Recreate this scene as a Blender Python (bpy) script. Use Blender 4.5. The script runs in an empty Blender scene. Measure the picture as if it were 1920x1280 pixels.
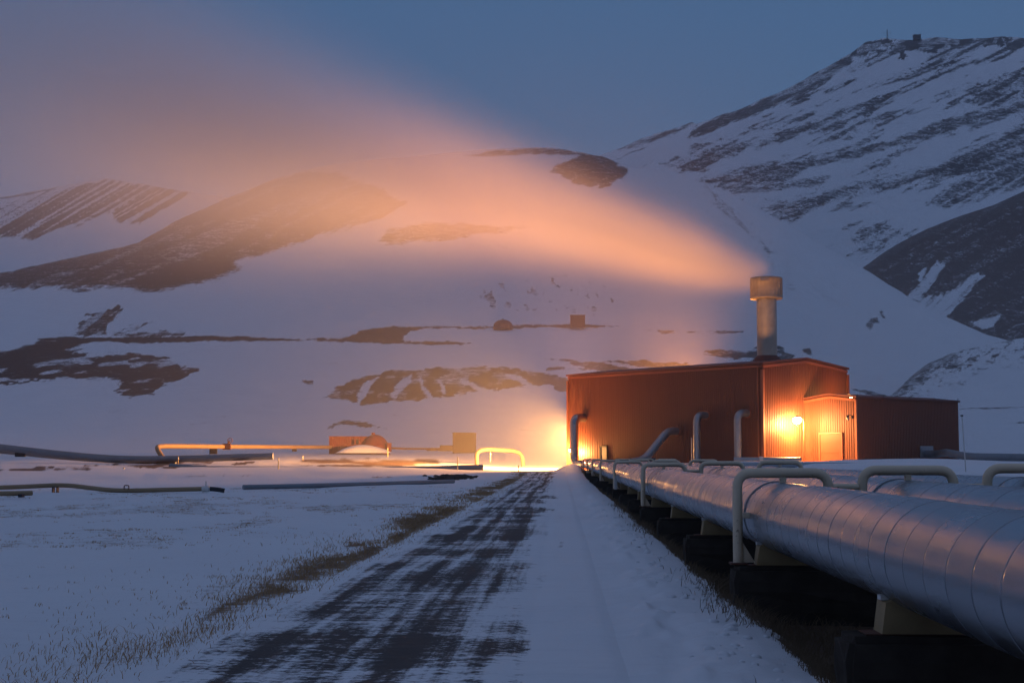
import bpy, bmesh, math, random
import numpy as np
from mathutils import Vector, Matrix

random.seed(7)
S = bpy.context.scene
COL = S.collection
F = 2700.0                       # focal length in pixels of the 1920 wide photograph
EYE = 1.95
TILT = math.atan(217 / F)
ct, st = math.cos(TILT), math.sin(TILT)

# ------------------------------------------------------------------ camera helpers
def P(px, py, depth):
    a = (px - 960) / F; b = (640 - py) / F
    k = depth / (ct - b * st)
    return Vector((a * k, depth, EYE + (st + b * ct) * k))

def Pn(px, py, depth):           # the same for numpy arrays
    a = (px - 960) / F; b = (640 - py) / F
    k = depth / (ct - b * st)
    return a * k, depth, EYE + (st + b * ct) * k

def projn(X, Y, Z):
    z = Z - EYE
    fw = Y * ct + z * st
    up = -Y * st + z * ct
    fw = np.maximum(fw, 1.0)
    return 960 + F * X / fw, 640 - F * up / fw

# ------------------------------------------------------------------ numpy noise
def _h(i, j, seed):
    n = (i.astype(np.int64) * 374761393 + j.astype(np.int64) * 668265263 + seed * 69069) & 0x7fffffff
    n = ((n ^ (n >> 13)) * 1274126177) & 0x7fffffff
    return ((n ^ (n >> 16)) & 0xffff) / 65535.0

def vnoise(x, y, seed=0):
    i = np.floor(x); j = np.floor(y)
    u = x - i; v = y - j
    u = u * u * u * (u * (u * 6 - 15) + 10); v = v * v * v * (v * (v * 6 - 15) + 10)
    a = _h(i, j, seed); b = _h(i + 1, j, seed); c = _h(i, j + 1, seed); d = _h(i + 1, j + 1, seed)
    return (a * (1 - u) + b * u) * (1 - v) + (c * (1 - u) + d * u) * v

def fbm(x, y, seed=0, o=4):
    t = 0; amp = .5; s = 0
    for k in range(o):
        t = t + amp * vnoise(x * 2 ** k + 17.3 * k, y * 2 ** k - 9.1 * k, seed + k); s += amp; amp *= .5
    return t / s

def sstep(a, b, x):
    t = np.clip((x - a) / (b - a), 0, 1)
    return t * t * (3 - 2 * t)

def poly_sd(x, y, pts):
    pts = np.array(pts, float); n = len(pts)
    d = np.full(x.shape, 1e9); ins = np.zeros(x.shape, bool)
    for k in range(n):
        ax, ay = pts[k]; bx, by = pts[(k + 1) % n]
        ex, ey = bx - ax, by - ay
        t = np.clip(((x - ax) * ex + (y - ay) * ey) / (ex * ex + ey * ey + 1e-9), 0, 1)
        d = np.minimum(d, (x - ax - t * ex) ** 2 + (y - ay - t * ey) ** 2)
        c = ((ay > y) != (by > y)) & (x < (bx - ax) * (y - ay) / (by - ay + 1e-12) + ax)
        ins ^= c
    d = np.sqrt(d)
    return np.where(ins, d, -d)

def aniso(x, y, ang, L, W, seed, o=3):
    c, s = math.cos(math.radians(ang)), math.sin(math.radians(ang))
    u = x * c - y * s; v = x * s + y * c          # ang counts up towards the right, y grows downwards
    return fbm(u / L, v / W, seed, o)

def patch(x, y, pts, soft=4, edge=10, ang=0, L=60, W=14, s=1.0, streak=0.0, sL=90, sW=7, lo=.5, hi=.68, seed=1):
    sd = poly_sd(x, y, pts)
    sd = sd + (aniso(x, y, ang, L, W, seed) - .5) * 2 * edge + (aniso(x, y, ang, L / 4, W / 2.6, seed + 57, 3) - .5) * 1.5 * edge
    m = sstep(-soft, soft, sd) * s
    if streak:
        m = m * (1 - streak * sstep(lo, hi, aniso(x, y, ang, sL, sW, seed + 31, 2)))
    return m

# ------------------------------------------------------------------ object helpers
def tag(o, label=None, cat=None, group=None, kind=None):
    if label: o['label'] = label
    if cat: o['category'] = cat
    if group: o['group'] = group
    if kind: o['kind'] = kind
    return o

def empty(name, loc=(0, 0, 0), rz=0):
    o = bpy.data.objects.new(name, None); COL.objects.link(o)
    o.location = loc; o.rotation_euler = (0, 0, rz); o.empty_display_size = .2
    return o

class MB:
    def __init__(s): s.v = []; s.f = []; s.sm = []
    def add(s, verts, faces, smooth=False):
        b = len(s.v); s.v += [tuple(q) for q in verts]
        s.f += [tuple(b + i for i in f) for f in faces]; s.sm += [smooth] * len(faces)
    def box(s, c, size, rz=0):
        hx, hy, hz = [q / 2 for q in size]; M = Matrix.Rotation(rz, 3, 'Z'); c = Vector(c)
        vs = [c + M @ Vector((sx * hx, sy * hy, sz * hz)) for sx in (-1, 1) for sy in (-1, 1) for sz in (-1, 1)]
        s.add(vs, [(0, 1, 3, 2), (4, 6, 7, 5), (0, 4, 5, 1), (2, 3, 7, 6), (0, 2, 6, 4), (1, 5, 7, 3)])
    def rbox(s, c, size, rz=0, b=.03):          # box with chamfered edges
        bm = bmesh.new(); bmesh.ops.create_cube(bm, size=1)
        for v in bm.verts: v.co = Vector((v.co.x * size[0], v.co.y * size[1], v.co.z * size[2]))
        bmesh.ops.bevel(bm, geom=bm.edges[:], offset=b, segments=2, affect='EDGES', profile=.6)
        M = Matrix.Rotation(rz, 3, 'Z'); c = Vector(c); bm.verts.index_update()
        s.add([c + M @ v.co for v in bm.verts], [[v.index for v in f.verts] for f in bm.faces]); bm.free()
    def tube(s, pts, r, n=14, bend=None, caps=True, k=6):
        pts = [Vector(p) for p in pts]
        if bend: pts = fillet(pts, bend, k)
        rings = []; T0 = (pts[1] - pts[0]).normalized()
        up = Vector((0, 0, 1)) if abs(T0.z) < .9 else Vector((1, 0, 0))
        N = (up - T0 * up.dot(T0)).normalized(); rad = r if isinstance(r, (list, tuple)) else [r] * len(pts)
        vs = []
        for i, p in enumerate(pts):
            if i == 0: T = T0
            elif i == len(pts) - 1: T = (pts[i] - pts[i - 1]).normalized()
            else: T = ((pts[i + 1] - pts[i]).normalized() + (pts[i] - pts[i - 1]).normalized()).normalized()
            N = (N - T * N.dot(T)).normalized(); B = T.cross(N)
            rr = rad[min(i, len(rad) - 1)]
            vs += [p + (N * math.cos(2 * math.pi * a / n) + B * math.sin(2 * math.pi * a / n)) * rr for a in range(n)]
        m = len(pts)
        fs = [(i * n + a, i * n + (a + 1) % n, (i + 1) * n + (a + 1) % n, (i + 1) * n + a) for i in range(m - 1) for a in range(n)]
        s.add(vs, fs, True)
        if caps:
            s.add(vs[:n], [tuple(range(n))[::-1]]); s.add(vs[-n:], [tuple(range(n))])
    def lathe(s, prof, c=(0, 0, 0), n=32):
        c = Vector(c); vs = []
        for r, z in prof:
            vs += [c + Vector((r * math.cos(2 * math.pi * a / n), r * math.sin(2 * math.pi * a / n), z)) for a in range(n)]
        m = len(prof)
        s.add(vs, [(i * n + a, i * n + (a + 1) % n, (i + 1) * n + (a + 1) % n, (i + 1) * n + a) for i in range(m - 1) for a in range(n)], True)
    def prism(s, poly, axis_o, ex, ez, ed, depth):   # polygon in (ex, ez) at axis_o, extruded along ed
        o = Vector(axis_o); n = len(poly)
        a = [o + ex * u + ez * w for u, w in poly]; b = [q + ed * depth for q in a]
        s.add(a + b, [tuple(range(n))[::-1], tuple(range(n, 2 * n))] + [(i, (i + 1) % n, n + (i + 1) % n, n + i) for i in range(n)])
    def build(s, name, mat, parent=None, world=False):
        me = bpy.data.meshes.new(name); me.from_pydata(s.v, [], s.f)
        me.polygons.foreach_set('use_smooth', s.sm); me.update()
        bm = bmesh.new(); bm.from_mesh(me); bmesh.ops.recalc_face_normals(bm, faces=bm.faces); bm.to_mesh(me); bm.free()
        me.materials.append(mat)
        o = bpy.data.objects.new(name, me); COL.objects.link(o)
        if parent:
            o.parent = parent
            if world: o.matrix_parent_inverse = world_mat(parent).inverted()
        return o

def world_mat(o):
    m = Matrix.LocRotScale(o.location, o.rotation_euler, o.scale)
    return (world_mat(o.parent) @ o.matrix_parent_inverse @ m) if o.parent else m

def fillet(pts, rb, k=6):
    out = [pts[0]]
    for i in range(1, len(pts) - 1):
        a, b, c = pts[i - 1], pts[i], pts[i + 1]
        d1 = (a - b); d2 = (c - b)
        t1 = d1.normalized(); t2 = d2.normalized()
        t = min(rb, d1.length * .49, d2.length * .49)
        p0 = b + t1 * t; p2 = b + t2 * t
        for q in range(k + 1):
            w = q / k
            out.append(p0 * (1 - w) ** 2 + b * (2 * w * (1 - w)) + p2 * w * w)
    out.append(pts[-1]); return out

def copy_tree(o, parent=None):
    c = o.copy(); COL.objects.link(c)
    if parent: c.parent = parent
    for ch in [q for q in bpy.data.objects if q.parent == o]: copy_tree(ch, c)
    return c

# ------------------------------------------------------------------ materials
def newmat(name):
    m = bpy.data.materials.new(name); m.use_nodes = True
    nt = m.node_tree; b = nt.nodes['Principled BSDF']
    return m, nt, b

def N(nt, t, **kw):
    n = nt.nodes.new(t)
    for k, v in kw.items(): setattr(n, k, v)
    return n

def math_(nt, op, a, b=None, c=None, clamp=False):
    n = nt.nodes.new('ShaderNodeMath'); n.operation = op; n.use_clamp = clamp
    for i, q in enumerate((a, b, c)):
        if q is None: continue
        if isinstance(q, (int, float)): n.inputs[i].default_value = q
        else: nt.links.new(q, n.inputs[i])
    return n.outputs[0]

def mixc(nt, fac, a, b, mode='MIX'):
    n = nt.nodes.new('ShaderNodeMix'); n.data_type = 'RGBA'; n.blend_type = mode
    for sock, q in ((n.inputs[0], fac), (n.inputs[6], a), (n.inputs[7], b)):
        if isinstance(q, (int, float)): sock.default_value = q
        elif isinstance(q, (tuple, list)): sock.default_value = (*q[:3], 1)
        else: nt.links.new(q, sock)
    return n.outputs[2]

def noise(nt, vec, scale, detail=4, rough=.55, sc=None):
    if sc:
        mp = nt.nodes.new('ShaderNodeMapping'); mp.inputs['Scale'].default_value = sc
        nt.links.new(vec, mp.inputs[0]); vec = mp.outputs[0]
    n = nt.nodes.new('ShaderNodeTexNoise'); n.inputs['Scale'].default_value = scale
    n.inputs['Detail'].default_value = detail; n.inputs['Roughness'].default_value = rough
    nt.links.new(vec, n.inputs['Vector']); return n.outputs['Fac']

def smooth(nt, x, a, b):
    n = nt.nodes.new('ShaderNodeMapRange'); n.interpolation_type = 'SMOOTHSTEP'
    n.inputs['From Min'].default_value = a; n.inputs['From Max'].default_value = b
    nt.links.new(x, n.inputs['Value']); return n.outputs['Result']

def bump(nt, b, h, strength, dist):
    n = nt.nodes.new('ShaderNodeBump'); n.inputs['Strength'].default_value = strength; n.inputs['Distance'].default_value = dist
    nt.links.new(h, n.inputs['Height']); nt.links.new(n.outputs[0], b.inputs['Normal'])

SNOW = (.78, .79, .81); SNOW2 = (.66, .68, .72)

def mat_hill(name, rock1, rock2, nscale, amp, aniso_sc=(1, 1, 1)):
    m, nt, b = newmat(name)
    g = N(nt, 'ShaderNodeNewGeometry').outputs['Position']
    at = N(nt, 'ShaderNodeAttribute', attribute_name='rock').outputs['Fac']
    n1 = noise(nt, g, nscale, 8, .68, aniso_sc)
    n2 = noise(nt, g, nscale * .15, 4)
    n3 = noise(nt, g, nscale * .28, 5, .6, aniso_sc)
    t = math_(nt, 'MULTIPLY_ADD', at, .86, math_(nt, 'MULTIPLY', math_(nt, 'SUBTRACT', n1, .52), amp))
    t = math_(nt, 'ADD', t, math_(nt, 'MULTIPLY', math_(nt, 'SUBTRACT', n3, .5), amp * .6))
    t = math_(nt, 'MULTIPLY', t, smooth(nt, at, .0, .18))
    f = smooth(nt, t, .24, .78)
    rock = mixc(nt, n1, rock1, rock2)
    snow = mixc(nt, n2, SNOW2, SNOW)
    nt.links.new(mixc(nt, f, snow, rock), b.inputs['Base Color'])
    b.inputs['Roughness'].default_value = .85; b.inputs['Specular IOR Level'].default_value = .15
    bump(nt, b, n1, .35, 1.2 / nscale * .4)
    return m

def mat_simple(name, c, rough=.6, metal=0, var=.25, nscale=3.0, spec=.5, c2=None, rust=0):
    m, nt, b = newmat(name)
    g = N(nt, 'ShaderNodeTexCoord').outputs['Object']
    n = noise(nt, g, nscale, 5, .6)
    a = tuple(q * (1 - var) for q in c); d = c2 or tuple(min(1, q * (1 + var)) for q in c)
    col = mixc(nt, n, a, d)
    if rust:
        r = smooth(nt, noise(nt, g, nscale * 2.7, 6, .7), .62, .70)
        col = mixc(nt, math_(nt, 'MULTIPLY', r, rust), col, (.10, .035, .012))
    nt.links.new(col, b.inputs['Base Color'])
    nt.links.new(math_(nt, 'MULTIPLY_ADD', n, .2, rough - .1), b.inputs['Roughness'])
    b.inputs['Metallic'].default_value = metal; b.inputs['Specular IOR Level'].default_value = spec
    return m

def mat_pipe():
    m, nt, b = newmat('aluminium_cladding')
    tc = N(nt, 'ShaderNodeTexCoord').outputs['Object']
    n = noise(nt, tc, 1.0, 4, .6, (2.2, .6, 2.2))
    n2 = noise(nt, tc, 3.5, 3, .5, (1, .35, 1))
    at = N(nt, 'ShaderNodeAttribute', attribute_name='seam').outputs['Fac']
    sheet = N(nt, 'ShaderNodeAttribute', attribute_name='sheet').outputs['Fac']
    col = mixc(nt, n2, (.27, .30, .34), (.34, .37, .41))
    col = mixc(nt, math_(nt, 'MULTIPLY', sheet, .3), col, (.33, .34, .36))
    col = mixc(nt, at, col, (.13, .135, .145))  # shadow of the lap joints put into the seam colour
    nt.links.new(col, b.inputs['Base Color']); b.inputs['Metallic'].default_value = .95
    r = math_(nt, 'MULTIPLY_ADD', n2, .08, .20)
    nt.links.new(math_(nt, 'MULTIPLY_ADD', sheet, .07, r), b.inputs['Roughness'])
    bump(nt, b, n, .10, .05)
    return m

def mat_ground(name, attr, road=False):
    """snow over soil: attr is the soil share, fine world noise breaks its edge, wind streaks lie across the road"""
    m, nt, b = newmat(name)
    g = N(nt, 'ShaderNodeNewGeometry').outputs['Position']
    at = N(nt, 'ShaderNodeAttribute', attribute_name=attr).outputs['Fac']
    grs = N(nt, 'ShaderNodeAttribute', attribute_name='brown').outputs['Fac']
    streak = noise(nt, g, 1.0, 7, .70, (.95, 3.6, 1))
    fine = noise(nt, g, 13, 7, .78, (.8, 1.3, 1))
    big = noise(nt, g, .12, 4, .5)
    t = math_(nt, 'ADD', at, math_(nt, 'MULTIPLY', math_(nt, 'SUBTRACT', streak, .5), .72 if road else 1.15))
    if road:
        sp_ = N(nt, 'ShaderNodeSeparateXYZ'); nt.links.new(g, sp_.inputs[0])
        cb_ = N(nt, 'ShaderNodeCombineXYZ'); nt.links.new(math_(nt, 'MULTIPLY_ADD', sp_.outputs[1], -92 / 2700 * .9968, sp_.outputs[0]), cb_.inputs[0]); nt.links.new(sp_.outputs[1], cb_.inputs[1])
        wear = noise(nt, cb_.outputs[0], 1.0, 4, .6, (4.2, .10, 1))
        t = math_(nt, 'ADD', t, math_(nt, 'MULTIPLY', math_(nt, 'SUBTRACT', wear, .5), 1.1))
    t = math_(nt, 'ADD', t, math_(nt, 'MULTIPLY', math_(nt, 'SUBTRACT', fine, .5), 1.5))
    f = smooth(nt, t, .38, .66)
    soil = mixc(nt, fine, (.020, .017, .017), (.095, .080, .072))
    turf = mixc(nt, fine, (.085, .046, .025), (.23, .130, .072))
    soil = mixc(nt, grs, soil, turf)
    snow = mixc(nt, big, (.66, .67, .70), (.80, .80, .81))
    snow = mixc(nt, math_(nt, 'MULTIPLY', smooth(nt, streak, .45, .75), .25), snow, (.55, .56, .60))
    nt.links.new(mixc(nt, f, snow, soil), b.inputs['Base Color'])
    b.inputs['Roughness'].default_value = .75; b.inputs['Specular IOR Level'].default_value = .25
    h = math_(nt, 'ADD', math_(nt, 'MULTIPLY', noise(nt, g, 1.6, 5, .6, (.6, 1.6, 1)), 1.0), math_(nt, 'MULTIPLY', fine, .25))
    bump(nt, b, h, .55, .09)
    return m

M_GROUND = mat_ground('snow_ground', 'soil')
M_ROAD = mat_ground('snowy_gravel', 'soil', True)
M_HILL = mat_hill('snow_hill', (.020, .014, .013), (.10, .068, .056), 1.0, 1.7, (.7, .7, 1.4))
M_HILLR = mat_hill('snow_hill_hazed', (.055, .038, .034), (.165, .115, .10), 1.0, 1.7, (.7, .7, 1.4))  # browner, lighter rock with haze put into the colour
M_MOUNT = mat_hill('snow_mountain', (.020, .018, .020), (.085, .070, .068), .8, 2.0, (.55, .55, 1.3))
M_PIPE = mat_pipe()
M_GALV = mat_simple('galvanised', (.33, .35, .37), .42, .7, .2, 2.0)
M_OLDPIPE = mat_simple('weathered_cladding', (.20, .22, .24), .5, .45, .25, .8)
M_TANPIPE = mat_simple('tan_painted_pipe', (.28, .19, .10), .5, .1, .2, .8)
M_ARCH = mat_simple('dull_arch_pipe', (.09, .065, .04), .6, 0, .2, .8)
M_CREAM = mat_simple('cream_paint', (.66, .52, .36), .42, 0, .12, 3.5, .5, None, .9)
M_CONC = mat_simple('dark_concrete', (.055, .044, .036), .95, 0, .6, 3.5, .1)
M_WOOD = mat_simple('yellowed_saddle', (.34, .24, .12), .7, 0, .3, 4.0, .3)
M_RED = mat_simple('red_corrugated_steel', (.160, .050, .026), .55, 0, .12, .5, .35)
M_REDROOF = mat_simple('dark_red_roof', (.13, .045, .035), .6, 0, .2, .5, .3)
M_REDTRIM = mat_simple('red_trim', (.27, .085, .045), .5, 0, .1, 1, .4)
M_CONTAINER = mat_simple('faded_red_paint', (.17, .035, .028), .6, 0, .2, 1.2, .3)
M_TANBOX = mat_simple('brown_cladding', (.11, .07, .042), .7, 0, .15, 1.0, .3)
M_DARK = mat_simple('dark_steel', (.03, .03, .034), .6, .2, .3, 4, .4)
M_GREYDOOR = mat_simple('grey_door_paint', (.10, .10, .11), .5, 0, .15, 2)
M_STACK = mat_simple('stack_cladding', (.40, .34, .27), .36, .55, .38, .9)
M_CAP = mat_simple('stack_cap_steel', (.36, .28, .21), .6, .2, .4, 1.6)
M_STAKE = mat_simple('yellow_stake_paint', (.62, .50, .26), .5, 0, .1, 5)
M_RUSTV = mat_simple('rusty_valve', (.12, .05, .03), .7, .3, .4, 5)
M_WHITE = mat_simple('pale_painted_steel', (.6, .58, .55), .4, .2, .1, 5)
M_HUT = mat_simple('dark_hut_paint', (.03, .035, .04), .7, 0, .2, 1)

def mat_emit(name, c, s):
    m, nt, b = newmat(name)
    b.inputs['Base Color'].default_value = (.8, .6, .4, 1)
    b.inputs['Emission Color'].default_value = (*c, 1); b.inputs['Emission Strength'].default_value = s
    return m
SODIUM = (1.0, .42, .11)
M_LAMP = mat_emit('sodium_lamp_glass', (1.0, .62, .30), 260)

# ------------------------------------------------------------------ pipe frame (the road and pipes run 2 degrees right of the camera axis)
SL = 92 / F * ct
def RF(lat, Y, z): return Vector((lat + SL * Y, Y, z))
PU = Vector((SL, 1, 0)).normalized(); PR = Vector((PU.y, -PU.x, 0))

# ------------------------------------------------------------------ near ground
def g_height(X, Y):
    lat = X - SL * Y
    rise = 1.25 * sstep(112, 178, Y) + 1.6 * sstep(180, 262, Y)
    z = rise * (1 - .72 * sstep(-22, 4, X) * (1 - sstep(14, 24, X)) * (1 - sstep(200, 250, Y)))
    z = z - .10 * sstep(95, 108, Y) * (1 - sstep(112, 126, Y)) * sstep(-4, -10, lat)
    right = 1.55 * sstep(7.6, 13.5, lat) * (1 - .75 * sstep(120, 175, Y))
    z = np.where(lat > 7.6, np.maximum(z, right), z)
    z = z + .30 * np.exp(-((X - 27.5) / 6.5) ** 2 - ((Y - 98) / 14) ** 2)
    trough = sstep(2.25, 2.75, lat + .18 * (vnoise(lat * 0 + Y * .9, Y * .13, 5) - .5)) * (1 - sstep(6.9, 7.8, lat)) * (1 - sstep(172, 180, Y))
    z = z - .22 * trough
    bank = np.exp(-((lat - 1.55) / .7) ** 2) * (.05 + .11 * vnoise(Y * .35, lat * .8, 3)) * sstep(0, 12, Y) * (1 - sstep(175, 185, Y))
    z = z + bank
    ln = 1.25 + .35 * (vnoise(Y * .12, Y * 0 + 2, 13) - .5)
    z = z + np.exp(-((lat - ln) / .30) ** 2) * (vnoise(lat * 5, Y * 2.2, 14) * vnoise(lat * 2, Y * .5, 15) - .22) * .16 * sstep(6, 12, Y) * (1 - sstep(60, 90, Y))
    z = z + (fbm(lat * 1.1, Y * .45, 16, 4) - .5) * .16 * sstep(.5, 1.1, lat) * (1 - sstep(2.2, 2.6, lat))
    # a heap of ploughed snow where the pipe reaches the building
    z = z + .75 * np.exp(-((lat - 1.2) / 1.5) ** 2 - ((Y - 170) / 4.0) ** 2)
    z = z + (vnoise(X * .6, Y * .6, 9) - .5) * .05 + (vnoise(X * .12, Y * .12, 10) - .5) * .22 * sstep(30, 90, np.hypot(X, Y)) * sstep(3, 8, np.abs(lat + 2))
    return z

def grid_mesh(name, X, Y, Z, mat, attrs, kind='structure'):
    r, c = X.shape
    co = np.stack([X, Y, Z], -1).reshape(-1, 3).astype(np.float32)
    i = np.arange(r * c).reshape(r, c)
    q = np.stack([i[:-1, :-1], i[:-1, 1:], i[1:, 1:], i[1:, :-1]], -1).reshape(-1, 4)
    me = bpy.data.meshes.new(name)
    me.vertices.add(len(co)); me.vertices.foreach_set('co', co.ravel())
    me.loops.add(q.size); me.loops.foreach_set('vertex_index', q.ravel().astype(np.int32))
    me.polygons.add(len(q)); me.polygons.foreach_set('loop_start', np.arange(0, q.size, 4, dtype=np.int32))
    me.polygons.foreach_set('use_smooth', np.ones(len(q), bool))
    me.update(calc_edges=True)
    for an, arr in attrs.items():
        a = me.attributes.new(an, 'FLOAT', 'POINT'); a.data.foreach_set('value', arr.reshape(-1).astype(np.float32))
    me.materials.append(mat)
    o = bpy.data.objects.new(name, me); COL.objects.link(o); o['kind'] = kind
    return o

def row_depths():
    far = []
    for y in np.arange(1292, 1000, -3.0): far.append(EYE * F / (y - 857))
    for y in np.arange(1000, 866, -1.6): far.append(EYE * F / (y - 857))
    d = [-8, -4, 0, 3, 6, 8, 10, 11] + [q for q in far if q > 11.6]
    while d[-1] < 420: d.append(d[-1] * 1.012 + .3)
    return np.array(d)

yd = row_depths()
pxs = np.concatenate([np.arange(-900, -40, 20), np.arange(-40, 1960, 4), np.arange(1960, 2900, 20)])
GY = np.repeat(yd[:, None], len(pxs), 1)
GX = (pxs[None, :] - 960) / F * ct * np.maximum(GY, 14)
GZ = g_height(GX, GY)
gpx, gpy = projn(GX, GY, GZ)
glat = GX - SL * GY
soil = np.full(GX.shape, .02)
# trough under the pipes: bare wet earth and dead grass with ragged edges
edge_n = (fbm(GX * 1.6, GY * 1.1, 21, 4) - .5) * .9
soil = np.maximum(soil, 1.35 * sstep(2.15, 2.6, glat + edge_n * .55) * (1 - sstep(7.1, 7.9, glat + edge_n)) * (1 - sstep(174, 180, GY)) * (GY > -20))
brown = .65 * sstep(2.0, 2.6, glat)
# turf showing through in the left field, in bands that run slantwise to the road
band = fbm((GX * .35 + GY * .06), (GY * .10 - GX * .05), 33, 4)
fld = sstep(.50, .68, band) * sstep(-3.6, -5.5, glat) * sstep(-46, -14, glat) * (1 - sstep(60, 92, GY)) * .42
soil = np.maximum(soil, fld)
brown = np.maximum(brown, .7 * sstep(-3.5, -4.2, glat) * (GY < 150))
# turf shoulder along the road
shn = fbm(GX * .9, GY * .25, 41, 4)
wsh = .45 + .5 * sstep(10, 40, GY)
sh = np.exp(-((glat + 4.0 + 1.7 * (shn - .5)) / (.34 + .35 * sstep(20, 60, GY) + .35 * vnoise(GX, GY * .4, 43))) ** 2)
soil = np.maximum(soil, sh * (.35 + .65 * sstep(13, 24, GY)) * (.18 + .66 * sstep(.38, .62, shn)) * (1 - sstep(150, 165, GY)))
brown = np.where(sh > .2, np.maximum(brown, .85), brown)
gp = [
 (dict(pts=[(-300, 953), (0, 953), (140, 950), (280, 949), (280, 951), (140, 953), (0, 957), (-300, 959)], soft=1.5, edge=1.6, L=30, W=6, s=.95), .5),
 (dict(pts=[(-300, 890), (0, 881), (130, 872), (260, 866), (330, 863), (400, 866), (395, 874), (320, 876), (200, 877), (100, 881), (0, 886), (-300, 896)], soft=2, edge=3, L=40, W=5, s=1.0, streak=.6, sL=40, sW=3), .7),
 (dict(pts=[(525, 872), (570, 862), (660, 858), (820, 857), (900, 861), (880, 866), (760, 874), (600, 876)], soft=2, edge=3, L=60, W=5, s=.75, streak=.45, sL=60, sW=3), .9),
 (dict(pts=[(810, 899), (825, 891), (850, 890), (880, 893), (870, 899), (840, 901)], soft=1.5, edge=2.5, L=12, W=4, s=1.2), .3),
 (dict(pts=[(690, 892), (740, 891), (735, 895), (700, 896)], soft=1.5, edge=2, L=12, W=4, s=.6), .4),
 (dict(pts=[(430, 868), (490, 863), (470, 869), (440, 872)], soft=1.5, edge=2, L=12, W=4, s=.8), .5),
 (dict(pts=[(330, 890), (480, 888), (470, 893), (350, 894)], soft=2, edge=3, L=20, W=4, s=.5), .6),
]
farm = sstep(85, 100, GY) * (GY < 400)
for kw, br in gp:
    m = patch(gpx, gpy, **kw) * farm
    soil = np.maximum(soil, m); brown = np.where(m > .3, br, brown)
soil = soil * (1 - sstep(262, 300, GY))
ground = grid_mesh('ground', GX, GY, GZ, M_GROUND, {'soil': soil, 'brown': brown})

# the road: a gravel track swept by drifting snow
ry = yd[(yd >= -8) & (yd < 178)]
rl = np.linspace(-3.95, .75, 95)
RL = np.repeat(rl[None], len(ry), 0); RY = np.repeat(ry[:, None], len(rl), 1)
RX = RL + SL * RY
RZ = g_height(RX, RY) + .04 - .015 * np.exp(-((RL + .35) / .12) ** 2) - .012 * np.exp(-((RL + 2.0) / .2) ** 2) - .07 * (sstep(-3.55, -3.95, RL) + sstep(.40, .75, RL))
wob = (vnoise(RY * .05, RY * 0 + 3, 51) - .5) * .5
def trk(c, w, a, q): return a * np.exp(-((RL - c - wob - .25 * (vnoise(RY * .11, RY * 0 + q, 58) - .5)) / w) ** 2) * (.25 + 1.2 * vnoise(RY * .28, RL * .2 + q * 7, 59))
rs = .63 * sstep(-3.9, -2.5, RL + .9 * (fbm(RY * .6, RL * .3, 52) - .5)) * (1 - sstep(-1.0, -.1, RL + 1.0 * (fbm(RY * .5, RL * .4, 53) - .5)))
rs = rs + .30 * (fbm(RL * .5, RY * .9, 60, 5) - .5)
rs = rs + trk(-2.8, .3, .16, 1) - trk(-2.35, .10, .12, 2) + trk(-2.05, .12, .16, 3) - trk(-1.75, .09, .12, 4) + trk(-1.3, .2, .22, 5) - trk(-.95, .08, .08, 6) + trk(-.12, .12, .42, 7) * sstep(.2, .5, vnoise(RY * .22, RL * 0, 54) + .12)
drift = sstep(.50, .70, fbm(RL * .16 + 3, RY * .55, 55, 4))
rs = rs * (1 - .24 * drift) - .08 * sstep(55, 110, RY)
rs = rs * (1 - sstep(.05, .4, RL)) * (1 - sstep(150, 172, RY) * .6)
road = grid_mesh('road', RX, RY, RZ, M_ROAD, {'soil': np.clip(rs, 0, 1.2) * sstep(-3.95, -3.8, RL), 'brown': np.zeros_like(rs)})

# ------------------------------------------------------------------ hills
def hill(name, x0, x1, step, ridge, base, depth, polys, mat, subs=(), rowstep=3.2, disp=5.0, back=140, seed=0, extra=None, ridge_n=1.2):
    px = np.arange(x0, x1 + step, step, dtype=float)
    rx, ry_ = zip(*ridge)
    ytop = np.interp(px, rx, ry_)
    ytop = ytop + (fbm(px / 26, px * 0 + seed, 70 + seed, 4) - .5) * 2 * ridge_n
    ybot = base(px) if callable(base) else np.full(px.shape, float(base))
    rows = int(max(8, (np.median(ybot) - ytop.min()) / rowstep))
    v = np.linspace(0, 1, rows)[:, None]
    PX = np.repeat(px[None], rows, 0); PY = ybot[None] + (ytop - ybot)[None] * v
    D = depth(PX, PY)
    D = D + (fbm(PX / 150, PY / 60, 80 + seed, 5) - .5) * disp * 2 * sstep(0, .1, v) * D / 600
    if extra is not None: D = D + extra(PX, PY)
    D = D + D * .05 * np.maximum(0, (v - .93) / .07) ** 2          # the brow leans back
    rock = .17 * sstep(.50, .66, aniso(PX, PY, 12, 120, 26, 100 + seed, 4)) * sstep(.35, .6, aniso(PX, PY, 5, 30, 8, 130 + seed, 3))
    for k, kw in enumerate(polys): rock = np.maximum(rock, kw(PX, PY) if callable(kw) else patch(PX, PY, seed=seed * 7 + k + 1, **kw))
    for k, kw in enumerate(subs): rock = rock * (1 - (.92 if seed == 3 else .72) * patch(PX, PY, seed=seed * 11 + k + 3, **kw))
    X, Y, Z = Pn(PX, PY, D)
    bx = []; zt = Z[-1]; dz = np.maximum(zt, 4)
    for q in (.03, .08, .16, .3, .5, 1.0):                          # the far side, falling away
        s = 1 + q * back / np.maximum(Y[-1], 1)
        bx.append((X[-1] * s, Y[-1] * s, zt - dz * (q ** 1.3) * .9 - (1 if q < .05 else 3)))
    X = np.vstack([X] + [b[0] for b in bx]); Y = np.vstack([Y] + [b[1] for b in bx]); Z = np.vstack([Z] + [b[2] for b in bx])
    rock = np.vstack([rock] + [rock[-1]] * len(bx))
    return grid_mesh(name, X, Y, Z, mat, {'rock': rock})

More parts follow.
